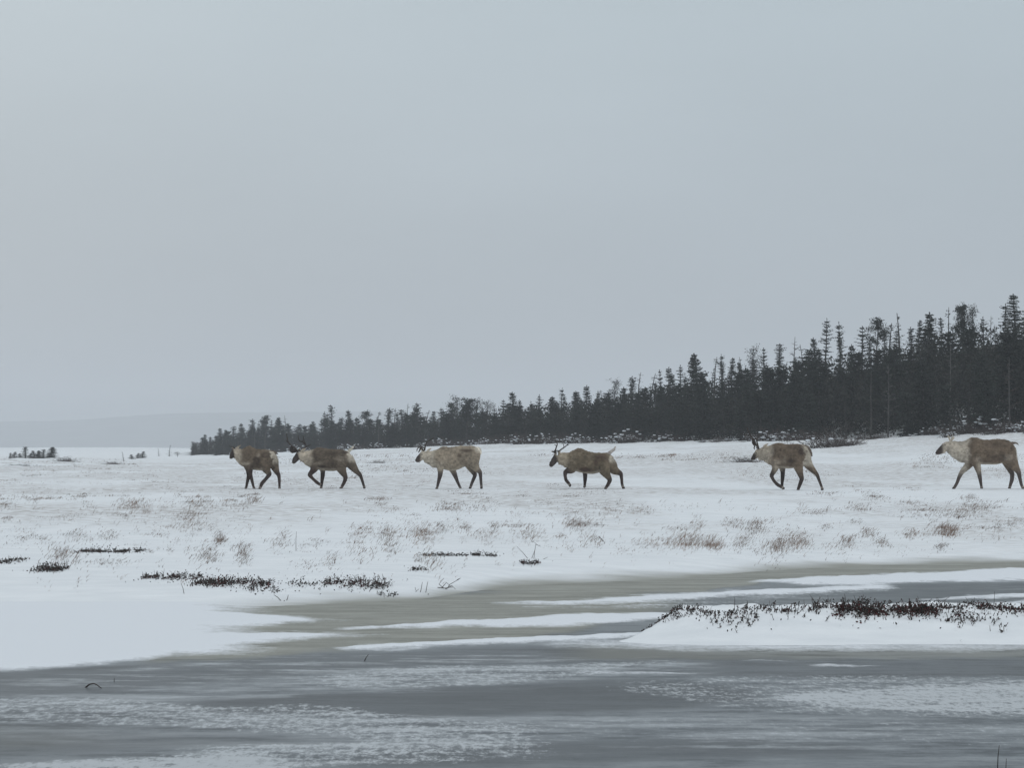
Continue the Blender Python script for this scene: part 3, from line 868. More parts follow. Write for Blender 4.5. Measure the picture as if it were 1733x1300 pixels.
def tuft(u, v, hw, hh, n, hpx=9, tone=0.5, rng=RNG):
    """n blades spread over an oblong patch of ground seen at (u, v)"""
    Y0 = y_at(u, v)
    for _ in range(n):
        a, b = np.clip(rng.normal(size=2) * 0.48, -1.3, 1.3)
        Y = Y0 + b * hh * Y0 / 42.0 * 0.55
        X = (u + a * hw - CU) * Y / F
        h = hpx * .66 * Y0 / F * rng.uniform(.35, 1.25)
        t = np.clip(tone + rng.normal() * .18, 0, 1)
        c = np.array([0.36, 0.258, 0.205]) * (1 - t) + np.array([0.075, 0.058, 0.05]) * t
        GB.append((X, Y, h, *c))


TUFTS = [(225, 854, 36, 6, 170, 9, .35), (330, 848, 30, 4, 90, 8, .45), (320, 876, 30, 7, 150, 10, .35), (338, 858, 20, 3, 50, 7, .5), (430, 848, 14, 3, 60, 10, .5), (400, 858, 22, 3, 45, 8, .5), (210, 874, 13, 2, 45, 6, .5),
         (105, 876, 26, 2, 40, 5, .5), (10, 856, 14, 3, 40, 7, .5), (12, 881, 15, 2, 30, 5, .5), (60, 842, 60, 3, 70, 6, .5), (135, 841, 22, 2, 50, 6, .6), (45, 910, 32, 2, 60, 6, .65), (130, 908, 26, 3, 90, 8, .6),
         (182, 908, 22, 3, 80, 8, .6), (72, 910, 20, 2, 40, 6, .7), (250, 906, 40, 2, 25, 5, .5), (370, 913, 11, 3, 110, 10, .5), (480, 905, 16, 3, 40, 8, .5), (470, 920, 22, 4, 60, 9, .6), (535, 919, 18, 3, 40, 8, .65),
         (350, 942, 30, 5, 90, 14, .6), (408, 938, 16, 5, 55, 18, .6), (410, 951, 18, 3, 40, 7, .6), (562, 952, 18, 4, 45, 10, .5), (105, 944, 32, 6, 110, 15, .6), (185, 953, 48, 2, 75, 8, .7), (520, 960, 40, 4, 45, 8, .6),
         (610, 902, 22, 4, 110, 8, .4), (655, 903, 18, 4, 80, 9, .45), (712, 905, 34, 5, 220, 11, .38), (747, 896, 18, 3, 70, 8, .6), (787, 894, 16, 3, 70, 8, .5), (835, 892, 12, 3, 50, 8, .6), (872, 892, 42, 2, 110, 7, .55),
         (820, 905, 32, 3, 90, 8, .4), (892, 907, 32, 4, 110, 9, .4), (976, 888, 32, 4, 190, 10, .5), (1010, 887, 14, 1, 40, 5, .7), (946, 910, 14, 2, 35, 7, .45), (1000, 914, 24, 4, 60, 11, .5), (760, 859, 36, 4, 170, 7, .5),
         (812, 861, 24, 2, 60, 6, .5), (700, 872, 18, 1, 30, 5, .7), (905, 870, 16, 1, 25, 3, .5), (1030, 864, 22, 2, 45, 7, .5), (1085, 865, 28, 2, 60, 6, .5), (660, 924, 22, 6, 70, 13, .55), (600, 922, 18, 5, 40, 11, .55),
         (640, 845, 25, 2, 70, 7, .5), (790, 836, 30, 2, 60, 5, .5), (880, 840, 18, 1, 35, 4, .7), (965, 840, 20, 2, 50, 5, .6), (720, 945, 22, 6, 40, 14, .45), (730, 955, 30, 5, 45, 12, .5), (615, 940, 24, 5, 45, 11, .5),
         (1240, 888, 22, 3, 80, 8, .5), (1276, 893, 22, 4, 140, 11, .55), (1182, 887, 14, 2, 40, 7, .45), (1155, 898, 34, 3, 80, 8, .5), (1165, 918, 42, 5, 280, 13, .34), (1205, 922, 20, 4, 120, 14, .4), (1105, 918, 30, 4, 90, 8, .4),
         (1262, 912, 18, 3, 50, 8, .5), (1316, 926, 26, 5, 170, 13, .45), (1348, 919, 22, 5, 120, 14, .38), (1252, 922, 20, 4, 60, 11, .5), (1396, 893, 14, 2, 40, 6, .6), (1446, 883, 14, 2, 45, 5, .6), (1470, 903, 16, 3, 80, 10, .5),
         (1490, 919, 14, 3, 60, 9, .55), (1541, 906, 18, 3, 80, 9, .38), (1432, 916, 18, 4, 70, 13, .5), (1602, 900, 26, 4, 210, 14, .4), (1660, 894, 22, 2, 50, 7, .6), (1690, 896, 16, 2, 30, 7, .5), (1591, 925, 13, 2, 70, 7, .7),
         (1655, 857, 32, 3, 120, 8, .5), (1640, 843, 18, 2, 60, 7, .5), (1560, 868, 44, 3, 130, 7, .5), (1622, 871, 34, 3, 110, 9, .5), (1452, 860, 32, 3, 90, 7, .55), (1382, 869, 28, 2, 60, 6, .5), (1540, 852, 34, 3, 80, 6, .5),
         (1480, 842, 22, 2, 50, 6, .6), (1398, 836, 32, 2, 80, 5, .55), (1300, 938, 40, 4, 50, 9, .6), (1420, 930, 40, 4, 40, 9, .5), (1340, 900, 60, 4, 60, 7, .5), (1680, 912, 40, 3, 25, 10, .5), (1150, 860, 60, 3, 60, 4, .5)]
for t in TUFTS:
    u, v, hw, hh, n, hp, tone = t
    tuft(u, v, hw, hh, int(n * 2.3), hp * 1.1, tone + .05)
for _ in range(2400):                       # thin wisps and low hummocks everywhere on the plain
    v = 770 + 165 * RNG.random() ** 1.8
    u = RNG.uniform(-250, 2000)
    if fbm(np.array([u * 0.006]), np.array([v * 0.03]), 77, 3)[0] < (0.45 if v < 832 else 0.54): continue
    if v < float(tab(u, EDGE_V)) + 6: continue
    far = v < 835
    tuft(u, v, RNG.uniform(5, 34) * (1.3 if far else 1), RNG.uniform(1, 3), int(RNG.uniform(10, 42)), RNG.uniform(2.0, 4.5) if far else RNG.uniform(3, 8), RNG.uniform(.3, .75))
for _ in range(240):
    v = 845 + 150 * RNG.random(); u = RNG.uniform(0, 1733)
    if v > HV + (ZC - 0.05) * F / (tab(u, SHORE) + 2): continue
    tuft(u, v, 6, 2, int(RNG.uniform(3, 9)), RNG.uniform(6, 14), RNG.uniform(.4, .8))


def grass():
    G = np.array(GB); n = len(G)
    z = ground(G[:, 0], G[:, 1]) - 0.01
    az = RNG.uniform(0, 2 * math.pi, n)
    wd = (0.0030 + 0.00010 * np.clip(G[:, 1] - 35, 0, 90)) * RNG.uniform(.7, 1.4, n)
    side = np.stack([np.cos(az), np.sin(az), 0 * az], -1) * wd[:, None]
    lean = np.stack([RNG.normal(0.75, .42, n), RNG.normal(0, .35, n), 0 * az], -1) * G[:, 2:3]
    b = np.stack([G[:, 0], G[:, 1], z], -1)
    up = np.zeros((n, 3)); up[:, 2] = G[:, 2]
    m = b + up * 0.55 + lean * 0.35
    tip = b + up * 0.92 + lean * 1.1
    V = np.stack([b - side, b + side, m + side * .8, m - side * .8, tip], 1).reshape(-1, 3)
    i = np.arange(n)[:, None] * 5
    q = i + np.array([[0, 1, 2, 3]]); t = i + np.array([[3, 2, 4]])
    cols = np.repeat(G[:, 3:6], 5, 0)
    me = mesh_np('dry_grass', V, q, t, M_GRASS, False, cols)
    obj('dry_grass', me, None, 'dry brown grass poking through the snow', 'grass', None, 'stuff')


grass()


# ------------------------------------------------------------------ dark heath clumps
def heath(name, u, Y, zf, hw, dep, hp, n, red, label, cat='plant', group=None, seed=0, sparse=False, twigs=14):
    rng = np.random.default_rng(seed)
    X0 = (u - CU) * Y / F
    s = Y / F
    lf, tw = MB(), MB()
    z0 = float(zf(np.array([X0]), np.array([Y]))[0])
    def leaf(p, d, ln, wd):
        d = d / np.linalg.norm(d)
        sd_ = np.cross(d, rng.normal(size=3)); sd_ /= np.linalg.norm(sd_)
        c = (np.array([.080, .020, .020]) if rng.random() < red else np.array([.028, .028, .024])) * rng.uniform(.5, 1.3)
        lf.quad(tuple(p), tuple(p + d * ln * .5 + sd_ * wd), tuple(p + d * ln), tuple(p + d * ln * .5 - sd_ * wd), tuple(c))
    for i in range(n):
        a, b = rng.uniform(-1.15, 1.15), rng.normal() * .45
        dn = float(sstep(.30, .60, fbm(np.array([a * hw * .06 + seed]), np.array([b * 1.2]), seed, 3))[0]) * (1.15 - abs(a) ** 3 * .8)
        if not sparse and rng.random() > 1.2 * dn: continue
        x, y = a * hw * s, b * dep
        z = float(zf(np.array([X0 + x]), np.array([Y + y]))[0]) - z0
        if not sparse and rng.random() < .72:                # matted base
            leaf(np.array([x, y, z + .30 * hp * s * rng.random()]), rng.normal(size=3) * np.array([1, 1, .5]) + np.array([0, 0, .3]), rng.uniform(.018, .034), rng.uniform(.006, .011))
        elif rng.random() < (.30 if not sparse else .22):    # upright leafy sprig
            h = hp * s * rng.uniform(.45, 1.25) * (.7 + .5 * dn)
            p = np.array([x, y, z - .01]); e = np.array([rng.normal() * .45 + .15, rng.normal() * .35, 1.0]) * h
            k_ = rng.normal(size=3) * .12 * h
            tw.tube([p, p + e * .5 + k_, p + e], [.003, .0026, .0014], 3)
            for j in range(int(rng.uniform(4, 9))):
                f = rng.uniform(.25, 1.0)
                leaf(p + e * f + k_ * (1 - abs(2 * f - 1)), e / h * .6 + rng.normal(size=3) * .7, rng.uniform(.014, .026), rng.uniform(.004, .008))
    for i in range(n // 14):                                 # strays round the edge
        x, y = rng.normal() * hw * s * .75, rng.normal() * dep * .8
        z = float(zf(np.array([X0 + x]), np.array([Y + y]))[0]) - z0 + hp * s * rng.random() * .6
        d = rng.normal(size=3); d[2] = abs(d[2]) + .3; d /= np.linalg.norm(d)
        sd_ = np.cross(d, rng.normal(size=3)); sd_ /= np.linalg.norm(sd_); p = np.array([x, y, z])
        lf.quad(tuple(p), tuple(p + d * .012 + sd_ * .007), tuple(p + d * .024), tuple(p + d * .012 - sd_ * .007), (.035, .028, .025))
    for i in range(twigs):
        a = rng.uniform(-1, 1); b = rng.normal() * .5
        x, y = a * hw * s, b * dep
        z = float(zf(np.array([X0 + x]), np.array([Y + y]))[0]) - z0
        h = hp * s * rng.uniform(.5, 1.7)
        p = np.array([x, y, z - .01]); e = np.array([rng.normal() * .4, rng.normal() * .3, 1.0]) * h
        tw.tube([p, p + e * .55 + rng.normal(size=3) * .1 * h, p + e], [.0035, .003, .0015], 3)
        if rng.random() < .6:
            q = p + e * .5; tw.tube([q, q + np.array([rng.normal() * .5, rng.normal() * .4, .5]) * h * .5], [.0026, .0013], 3)
    o = thing(name, (X0, Y, z0), label, cat, group)
    if n: obj('leaves', lf.mesh('leaves', M_LEAF), o)
    if twigs: obj('twig_sprays', tw.mesh('twig_sprays', M_TWIG), o)


HEATH = [(190, 934, 48, .5, 8, 700, .2, 'dark heath strip highest up the bank, left of centre'), (14, 950, 22, .4, 9, 260, .2, 'dark heath tuft cut by the left picture edge'),
         (84, 965, 24, .35, 13, 420, .15, 'small dark heath clump with upright sprigs at far left'), (290, 979, 44, .35, 11, 560, .4, 'reddish-black heath clump at the left end of the long bank strip'),
         (392, 988, 58, .35, 14, 900, .35, 'longest thick heath clump on the pond bank'), (440, 999, 30, .25, 7, 220, .2, 'low dark heath mat just below the longest bank clump'),
         (520, 990, 30, .35, 7, 110, .2, 'thin straggly heath between the two thick bank clumps'), (605, 990, 50, .4, 15, 640, .35, 'heath clump at the right end of the bank strip'),
         (750, 940, 36, .3, 6, 260, .15, 'low dark heath strip in the middle of the snowfield'), (818, 941, 20, .25, 8, 180, .15, 'short dark heath tuft beside the middle snowfield strip'),
         (897, 954, 15, .3, 8, 190, .3, 'dark mound of heath under bent twigs'), (708, 965, 16, .3, 8, 90, .1, 'tiny heath sprig below the middle snowfield strip'),
         (655, 1008, 16, .2, 8, 26, .0, 'few large dark leaves sticking out at the bank foot')]
for i, (u, v, hw, dep, hp, n, red, lab) in enumerate(HEATH):
    heath('heath_clump', u, y_at(u, v), ground, hw * 1.1, dep * 1.15, hp * .78, int(n * 1.9), red, lab, 'plant', 'dark heath clumps on the bank', 100 + i, False, 26 if n > 300 else 14)
ISL = [(1130, 19.9, 40, .3, 8, 120, .3, 'low red-brown sprigs at the left tip of the snowy islet', 22), (1175, 20.0, 34, .35, 9, 90, .2, 'thin grey twigs on the islet near its left tip', 30),
       (1235, 19.6, 44, .35, 10, 170, .15, 'scattered leafy sprigs on the front of the islet', 26), (1300, 19.9, 44, .4, 10, 140, .2, 'loose leafy sprigs mid-way along the islet', 26),
       (1355, 20.0, 34, .4, 11, 130, .2, 'sparse upright sprigs left of the dark islet clumps', 22), (1462, 19.9, 52, .35, 14, 900, .45, 'dense dark red heath, left of the two islet clumps', 30),
       (1572, 20.0, 58, .35, 18, 1500, .5, 'thickest dark red heath clump on the islet', 34), (1690, 20.1, 50, .35, 14, 480, .45, 'dark heath at the right end of the islet', 30),
       (1640, 19.6, 44, .3, 9, 90, .3, 'grey leafless twigs in front of the right islet heath', 34), (1430, 20.2, 60, .3, 14, 160, .2, 'thin stems along the crest of the islet', 40)]
for i, (u, Y, hw, dep, hp, n, red, lab, tw_) in enumerate(ISL):
    heath('heath_clump', u, Y, isl_z, hw, dep, hp * (.75 if n > 200 else .9), int(n * (1.8 if n > 200 else 1.7)), red, lab, 'plant', 'heath on the islet', 200 + i, n < 200, tw_)


def stems(name, label, cat, u, v, segs, rad, Yv=None, zf=None):
    """bare twigs given by their outline in the photo, standing at one spot"""
    Y = Yv or y_at(u, v)
    s = Y / F
    X, Z = (u - CU) * s, (float(zf) if zf is not None else float(ground(np.array([(u - CU) * s]), np.array([Y]))[0]))
    mb = MB()
    for k, seg in enumerate(segs):
        pts = [np.array([dx * s, (0.02 * k + 0.015 * j) * (1 if k % 2 else -1), -dy * s]) for j, (dx, dy) in enumerate(seg)]
        if pts[0][2] <= 0.02: pts[0][2] -= 0.02
        mb.tube(pts, np.linspace(rad, rad * .5, len(pts)), 4)
    o = obj(name, mb.mesh(name, M_TWIG, True), None, label, cat)
    o.location = (X, Y, Z)


ICEY = lambda v: F * ZC / (v - HV)
stems('bent_stick', 'small bent dark stick lying on the dark ice at left', 'stick', 158, 1164, [[(-17, 1), (-6, -3), (2, -5), (8, -3), (17, 3)]], .006, ICEY(1164), 0.01)
stems('twig', 'short dark twig leaning out of the ice mid-pond', 'twig', 615, 1119, [[(0, 0), (5, -6), (9, -11)]], .004, ICEY(1119), 0.0)
stems('twig', 'tiny upright twig in the ice right of the bent stick', 'twig', 193, 1155, [[(0, 0), (1, -7)]], .003, ICEY(1155), 0.0)
stems('reed', 'tall thin reed in the ice at the lower right corner', 'reed', 1688, 1303, [[(0, 0), (0, -22), (1, -42)]], .003, ICEY(1303), 0.0)
stems('reed', 'short thin reed right of the tall reed in the ice', 'reed', 1702, 1304, [[(0, 0), (0, -20)]], .0025, ICEY(1304), 0.0)
stems('dry_stalk', 'tall single grass stalk upright in the snow at left', 'stalk', 501, 932, [[(0, 0), (0, -18), (1, -33)]], .004)
stems('bent_twig', 'pair of bent dark twigs above the heath mound', 'twig', 897, 946, [[(-2, 0), (-12, -10), (-22, -20)], [(2, 0), (6, -8), (9, -16)], [(6, 2), (8, -14), (10, -26), (4, -30)], [(10, -24), (18, -20)], [(18, 0), (30, -3)]], .004)
stems('bare_sprig', 'tangle of bare brown sprigs near the shore', 'sprig', 755, 997, [[(0, 0), (-12, -8), (-4, -18)], [(0, 0), (6, -7), (22, -16)], [(-6, 0), (10, -6), (16, 0)], [(-10, -1), (0, -10), (10, -1)], [(-14, -3), (-2, -2), (12, -4)], [(18, -14), (24, -17)]], .005)
stems('bare_sprig', 'thin stalks left of the bare sprig tangle', 'sprig', 715, 1003, [[(-4, 0), (-1, -12), (0, -18)], [(5, 0), (8, -14), (9, -18)], [(-16, 0), (-6, -6)], [(-10, 0), (-13, -8)]], .004)
stems('bare_sprig', 'thin slanting stalk below the long bank heath', 'sprig', 312, 1005, [[(0, 0), (-2, -9), (-5, -18)]], .004)
stems('forked_twig', 'forked twig at the lower right of the long bank heath', 'twig', 478, 1017, [[(0, 0), (-8, -6), (-14, -10)], [(5, 0), (8, -3), (9, -9)], [(0, 0), (5, -1)]], .005)
stems('dark_twig', 'dark twig slanting right of the mid snowfield grass', 'twig', 1018, 918, [[(6, 2), (0, -4), (-5, -9)]], .008)
stems('reed', 'tallest thin stem on the left part of the islet', 'reed', 1243, 1049, [[(0, 0), (0, -12), (0, -23)]], .003, 20.1, 0.2)
stems('reed', 'thin stem in a pair on the islet, left one', 'reed', 1292, 1043, [[(0, 0), (0, -12)]], .003, 20.2, 0.2)
stems('reed', 'thin slanted stem in a pair on the islet, right one', 'reed', 1304, 1041, [[(0, 0), (-2, -16)]], .003, 20.2, 0.2)
stems('reed', 'tall thin stem on the right end of the islet', 'reed', 1682, 1040, [[(0, 0), (0, -16), (0, -30)]], .003, 20.3, 0.2)


# ------------------------------------------------------------------ the caribou
def caribou(spec):
    ox, oy, uc, foot = spec['origin'][0], spec['origin'][1], spec['mid'], spec['foot']
    Y0 = spec['Y']; th = math.radians(spec.get('yaw', 0)); s = Y0 / F / 10.0
    cth, sth = math.cos(th), math.sin(th)
    U0 = ox + uc / 10.0
    Xw, Yw, Zw = place(U0, Y0)
    Zw = float(ground(np.array([Xw]), np.array([Yw]), False)[0]) + 0.012

    def P(x, y, lat=0.0):
        return np.array([((x - uc) * s - lat * sth) / cth, lat, (foot - y) * s])
    V, Q, T = [], [], []

    def put(v, q, t):
        o = len(V); V.extend(v); Q.extend([tuple(i + o for i in f) for f in q]); T.extend([tuple(i + o for i in f) for f in t])
    # trunk and neck: upright rings between the top and bottom outline
    xs = np.linspace(spec['top'][0][0], spec['top'][-1][0], 46)
    tp, bt = tab(xs, spec['top']), tab(xs, spec['bot'])
    kern = np.array([1, 2, 3, 2, 1.]); kern /= kern.sum()
    tp = np.convolve(np.pad(tp, 2, 'edge'), kern, 'valid'); bt = np.convolve(np.pad(bt, 2, 'edge'), kern, 'valid')
    hwm = tab(xs, spec['hw'])
    n = 20; rings = []
    for x, a, b, hw in zip(xs, tp, bt, hwm):
        for k in range(n):
            an = 2 * math.pi * k / n
            c, sn = math.cos(an), math.sin(an)
            zz = (a + b) / 2 - (b - a) / 2 * sn
            lat = hw * math.copysign(abs(c) ** 0.85, c) * (1 - 0.16 * sn)
            rings.append(P(x, zz, lat))
    q = []
    for i in range(len(xs) - 1):
        for k in range(n):
            q.append((i * n + k, (i + 1) * n + k, (i + 1) * n + (k + 1) % n, i * n + (k + 1) % n))
    rings.append(P(xs[0] - 6, (tp[0] + bt[0]) / 2)); rings.append(P(xs[-1] + 6, (tp[-1] + bt[-1]) / 2))
    c0, c1 = len(rings) - 2, len(rings) - 1
    t = [(c0, k, (k + 1) % n) for k in range(n)] + [(c1, (len(xs) - 1) * n + (k + 1) % n, (len(xs) - 1) * n + k) for k in range(n)]
    put(rings, q, t)

    def limb(pts, nn=12, flat=None, dens=4):
        A = np.array(pts, float)                     # x, y, lat, r
        tt = np.linspace(0, len(A) - 1, (len(A) - 1) * dens + 1)
        B = np.stack([np.interp(tt, np.arange(len(A)), A[:, k]) for k in range(4)], -1)
        if len(B) > 6:
            for k in range(4):
                B[1:-1, k] = (np.convolve(np.pad(B[:, k], 1, 'edge'), [.25, .5, .25], 'valid'))[1:-1]
        put(*tube([P(b[0], b[1], b[2]) for b in B], B[:, 3] * s, nn, flat))
        return B
    legs = []
    for leg in spec['legs']:
        lat, front = leg['lat'], leg.get('front', False)
        pts = []
        m = len(leg['p'])
        for k, p in enumerate(leg['p']):
            r = p[2]
            pts.append((p[0], p[1], lat * (1.0 if k > 0 else 0.55), r))
        B = limb(pts)
        legs.append(B)
        hx, hy = leg['p'][-1][0], leg['p'][-1][1]
        px_, py_ = leg['p'][-2][0], leg['p'][-2][1]
        # cloven hoof: two toes pointing forward, a little splayed
        ang = leg.get('toe', 0.0)
        for sd_ in (-1, 1):
            f = np.array([math.cos(ang), math.sin(ang)])
            a0 = (hx + 8 * f[0], hy - 12 + 8 * f[1]); a1 = (hx - 26 * f[0], hy + 2 - 26 * f[1])
            limb([(a0[0], a0[1], lat + sd_ * .012, 22), ((a0[0] + a1[0]) / 2, (a0[1] + a1[1]) / 2 + 0, lat + sd_ * .02, 22), (a1[0], a1[1], lat + sd_ * .022, 10)], 8, None, 2)
    hd = spec['head']
    HB = limb([(p[0], p[1], hd.get('lat', 0) * 1.0 + p[3] if len(p) > 3 else 0, p[2]) for p in hd['p']], 14, 0.82)
    nx, ny, nr = HB[-1][0], HB[-1][1], HB[-1][3]
    limb([(nx + 6, ny - 2, HB[-1][2], nr * .95), (nx - nr * .3, ny + nr * .3, HB[-1][2], nr * .75), (nx - nr * .55, ny + nr * .5, HB[-1][2], nr * .45)], 10, .9, 2)
    for e in spec['ears']:
        limb([(p[0], p[1], p[2], r) for p, r in zip(e, (16, 24, 18, 5))], 8, 0.45, 3)
    tl = spec['tail']
    limb([(p[0], p[1], 0.0, p[2]) for p in tl], 10, 0.8)
    raw = mesh_np('raw', np.array(V), Q, T, None, True)
    ro = bpy.data.objects.new('raw', raw); sc.collection.objects.link(ro)
    rm = ro.modifiers.new('r', 'REMESH'); rm.mode = 'VOXEL'; rm.voxel_size = 0.0135
    sm = ro.modifiers.new('s', 'SMOOTH'); sm.factor = 0.5; sm.iterations = 4
    dg = bpy.context.evaluated_depsgraph_get()
    me = bpy.data.meshes.new_from_object(ro.evaluated_get(dg))
    bpy.data.objects.remove(ro); bpy.data.meshes.remove(raw)
    me.name = 'body'
    # ---- coat colours
    nv = len(me.vertices); co = np.empty(nv * 3, np.float32); me.vertices.foreach_get('co', co); co = co.reshape(-1, 3).astype(float)
    x = (co[:, 0] * cth + co[:, 1] * sth) / s + uc; y = foot - co[:, 2] / s; lat = co[:, 1]
    nz = fbm(co[:, 0] * 5 + 9 * spec['seed'], co[:, 2] * 5 + lat * 3, 61 + spec['seed'], 4) - .5
    nf = fbm(co[:, 0] * 22, co[:, 2] * 30 + lat * 11, 81 + spec['seed'], 3) - .5
    C = spec['col']
    S_, N_, B_, D_, R_, F_ = [np.array(C[k], float) for k in ('saddle', 'neck', 'belly', 'dark', 'rump', 'face')]
    mixc = lambda c, d, m: c * (1 - m[:, None]) + d[None, :] * m[:, None]
    c = np.tile(S_, (nv, 1))
    btx, tpx = np.interp(x, xs, bt), np.interp(x, xs, tp)
    for (px_, py_, rx, ry, al) in spec.get('patch', []):
        m = sstep(.15, .75, 1 - np.sqrt(((x - px_) / rx) ** 2 + ((y - py_) / ry) ** 2) * .75 + 1.3 * nz + .5 * nf)
        c = mixc(c, np.array(C['patch'], float), m * al)
    for (px_, py_, rx, ry, al) in spec.get('light', []):
        m = np.exp(-(((x - px_) / rx) ** 2 + ((y - py_) / ry) ** 2) * 1.2 + 1.6 * nz)
        c = mixc(c, N_, np.clip(m, 0, 1) * al)
    c = mixc(c, B_, sstep(48, 4, btx - y + 60 * nz) * sstep(spec['belly'][0] - 40, spec['belly'][0] + 40, x) * sstep(spec['belly'][1] + 30, spec['belly'][1] - 30, x))
    nx0, slope = spec['neckx']
    c = mixc(c, N_, sstep(45, -45, x - (nx0 + slope * (y - 500)) + 130 * nz))
    c = mixc(c, R_, sstep(-22, 22, x - spec['rump'][0] - spec['rump'][2] * (y - 500) + 150 * nz + 60 * nf) * sstep(spec['rump'][1] + 40, spec['rump'][1] - 40, y))
    # legs
    for B, leg in zip(legs, spec['legs']):
        m = np.zeros(nv); sel = y > (leg['p'][0][1] + 10)
        idx = np.where(sel)[0]
        dd = np.hypot(x[idx][:, None] - B[None, :, 0], y[idx][:, None] - B[None, :, 1]) / B[None, :, 3]
        dl = np.abs(lat[idx] - leg['lat'])
        k = np.argmin(dd, 1); f = k / (len(B) - 1)
        ok = (dd[np.arange(len(idx)), k] < 1.6) & (dl < 0.13)
        y0 = leg.get('dark', 0.22)
        m[idx] = np.where(ok, sstep(y0 - .1, y0 + .16, f + .25 * nz[idx]), 0)
        c = mixc(c, D_, m)
        w_ = np.zeros(nv); w_[idx] = np.where(ok, sstep(.86, .9, f) * sstep(.97, .93, f) * leg.get('sock', .45), 0)
        c = mixc(c, np.array([.42, .39, .36]), w_)
        h_ = np.zeros(nv); h_[idx] = np.where(ok, sstep(.955, .985, f), 0)
        c = mixc(c, np.array([.035, .030, .030]), h_)
    # face
    dd = np.hypot(x[:, None] - HB[None, :, 0], y[:, None] - HB[None, :, 1]) / HB[None, :, 3]
    k = np.argmin(dd, 1); f = k / (len(HB) - 1)
    nh = (dd[np.arange(nv), k] < 1.5) & (x < spec['headx'])
    up_ = ((y - HB[k, 1]) * -1 - (x - HB[k, 0]) * .8) / HB[k, 3]
    c = mixc(c, F_, np.where(nh, np.clip(sstep(spec.get('facef', .2), spec.get('facef', .2) + .35, f + .18 * up_ + .3 * nz), 0, 1), 0))
    c = mixc(c, np.array([.5, .48, .45]), np.where(nh & (k >= len(HB) - 3) & (y > HB[-1, 1] + HB[-1, 3] * .55), .6, 0))
    tb = np.array([(p[0], p[1], p[2]) for p in tl], float)
    tx = np.interp(np.linspace(0, len(tb) - 1, 12), np.arange(len(tb)), tb[:, 0]); ty = np.interp(np.linspace(0, len(tb) - 1, 12), np.arange(len(tb)), tb[:, 1])
    dt = np.min(np.hypot(x[:, None] - tx[None, 2:], y[:, None] - ty[None, 2:]), 1)
    c = mixc(c, np.array(spec['tailcol'], float), np.where((np.abs(lat) < .06) & (dt < tb[:, 2].max() * 1.3), .9, 0))
    c = c * np.array([1.05, 1.0, .93])[None] * (1 + .95 * nz + .75 * nf)[:, None]
    set_cols(me, np.clip(c, .01, .85))
    nrm = np.empty(nv * 3, np.float32); me.vertices.foreach_get('normal', nrm); nrm = nrm.reshape(-1, 3)
    shag = (.030 * nf + .022 * nz) * sstep(30, -40, y - btx)              # shaggy coat on trunk and neck
    shag = shag + .05 * np.clip(nf, 0, 1) * sstep(40, 0, btx - y) * (x < nx0) * sstep(30, -10, y - btx)
    me.vertices.foreach_set('co', (co + nrm * shag[:, None]).astype(np.float32).ravel())
    me.materials.append(M_FUR)
    me.polygons.foreach_set('use_smooth', np.ones(len(me.polygons), bool))
    root = thing('caribou', (Xw, Yw, Zw - 0.02), spec['label'], 'caribou', 'caribou walking in a line', rz=-th)
    obj('body', me, root)
    for a in spec['antlers']:
        mb = MB()
        for br in a['b']:
            pts = [P(p[0], p[1], p[2]) for p in br['p']]
            A = np.array(pts); tt = np.linspace(0, len(A) - 1, (len(A) - 1) * 4 + 1)
            Bp = np.stack([np.interp(tt, np.arange(len(A)), A[:, k]) for k in range(3)], -1)
            if len(Bp) > 5:
                Bp[1:-1] = (Bp[:-2] + 2 * Bp[1:-1] + Bp[2:]) / 4
            mb.tube(Bp, np.linspace(br['r'][0], br['r'][1], len(Bp)) * .8 * s, 7)
        for pl in a.get('palm', []):                       # flattened palmate blade
            ctr = np.mean(pl, 0); nP = len(pl)
            o = len(mb.v)
            for d in (-.007, .007):
                for p in pl: mb.v.append(tuple(P(p[0], p[1], p[2] + d)))
                mb.v.append(tuple(P(ctr[0], ctr[1], ctr[2] + d * 1.8)))
            for k in range(nP):
                k2 = (k + 1) % nP
                mb.t.append((o + k, o + k2, o + nP)); mb.t.append((o + nP + 1 + k2, o + nP + 1 + k, o + 2 * nP + 1))
                mb.q.append((o + k2, o + k, o + nP + 1 + k, o + nP + 1 + k2))
        obj('antler', mb.mesh('antler', a.get('mat', M_ANTLER), True), root)
    ex, ey = spec['eye']
    for sd_ in (-1, 1):
        mb = MB(); mb.blob(tuple(P(ex, ey, sd_ * spec.get('eyelat', .072))), .016, .010, .014, np.random.default_rng(1), 8)
        obj('eye', mb.mesh('eye', M_EYE, True), root)


CB = dict(saddle=(.138, .112, .088), neck=(.39, .35, .30), belly=(.39, .35, .30), dark=(.050, .038, .036), rump=(.36, .335, .295), face=(.055, .045, .043), patch=(.052, .040, .034))
HW = lambda a, b, c, d: [(a, .10), (a + (b - a) * .5, .14), (b, .21), ((b + c) / 2, .255), (c, .225), (d - 40, .17), (d, .09)]

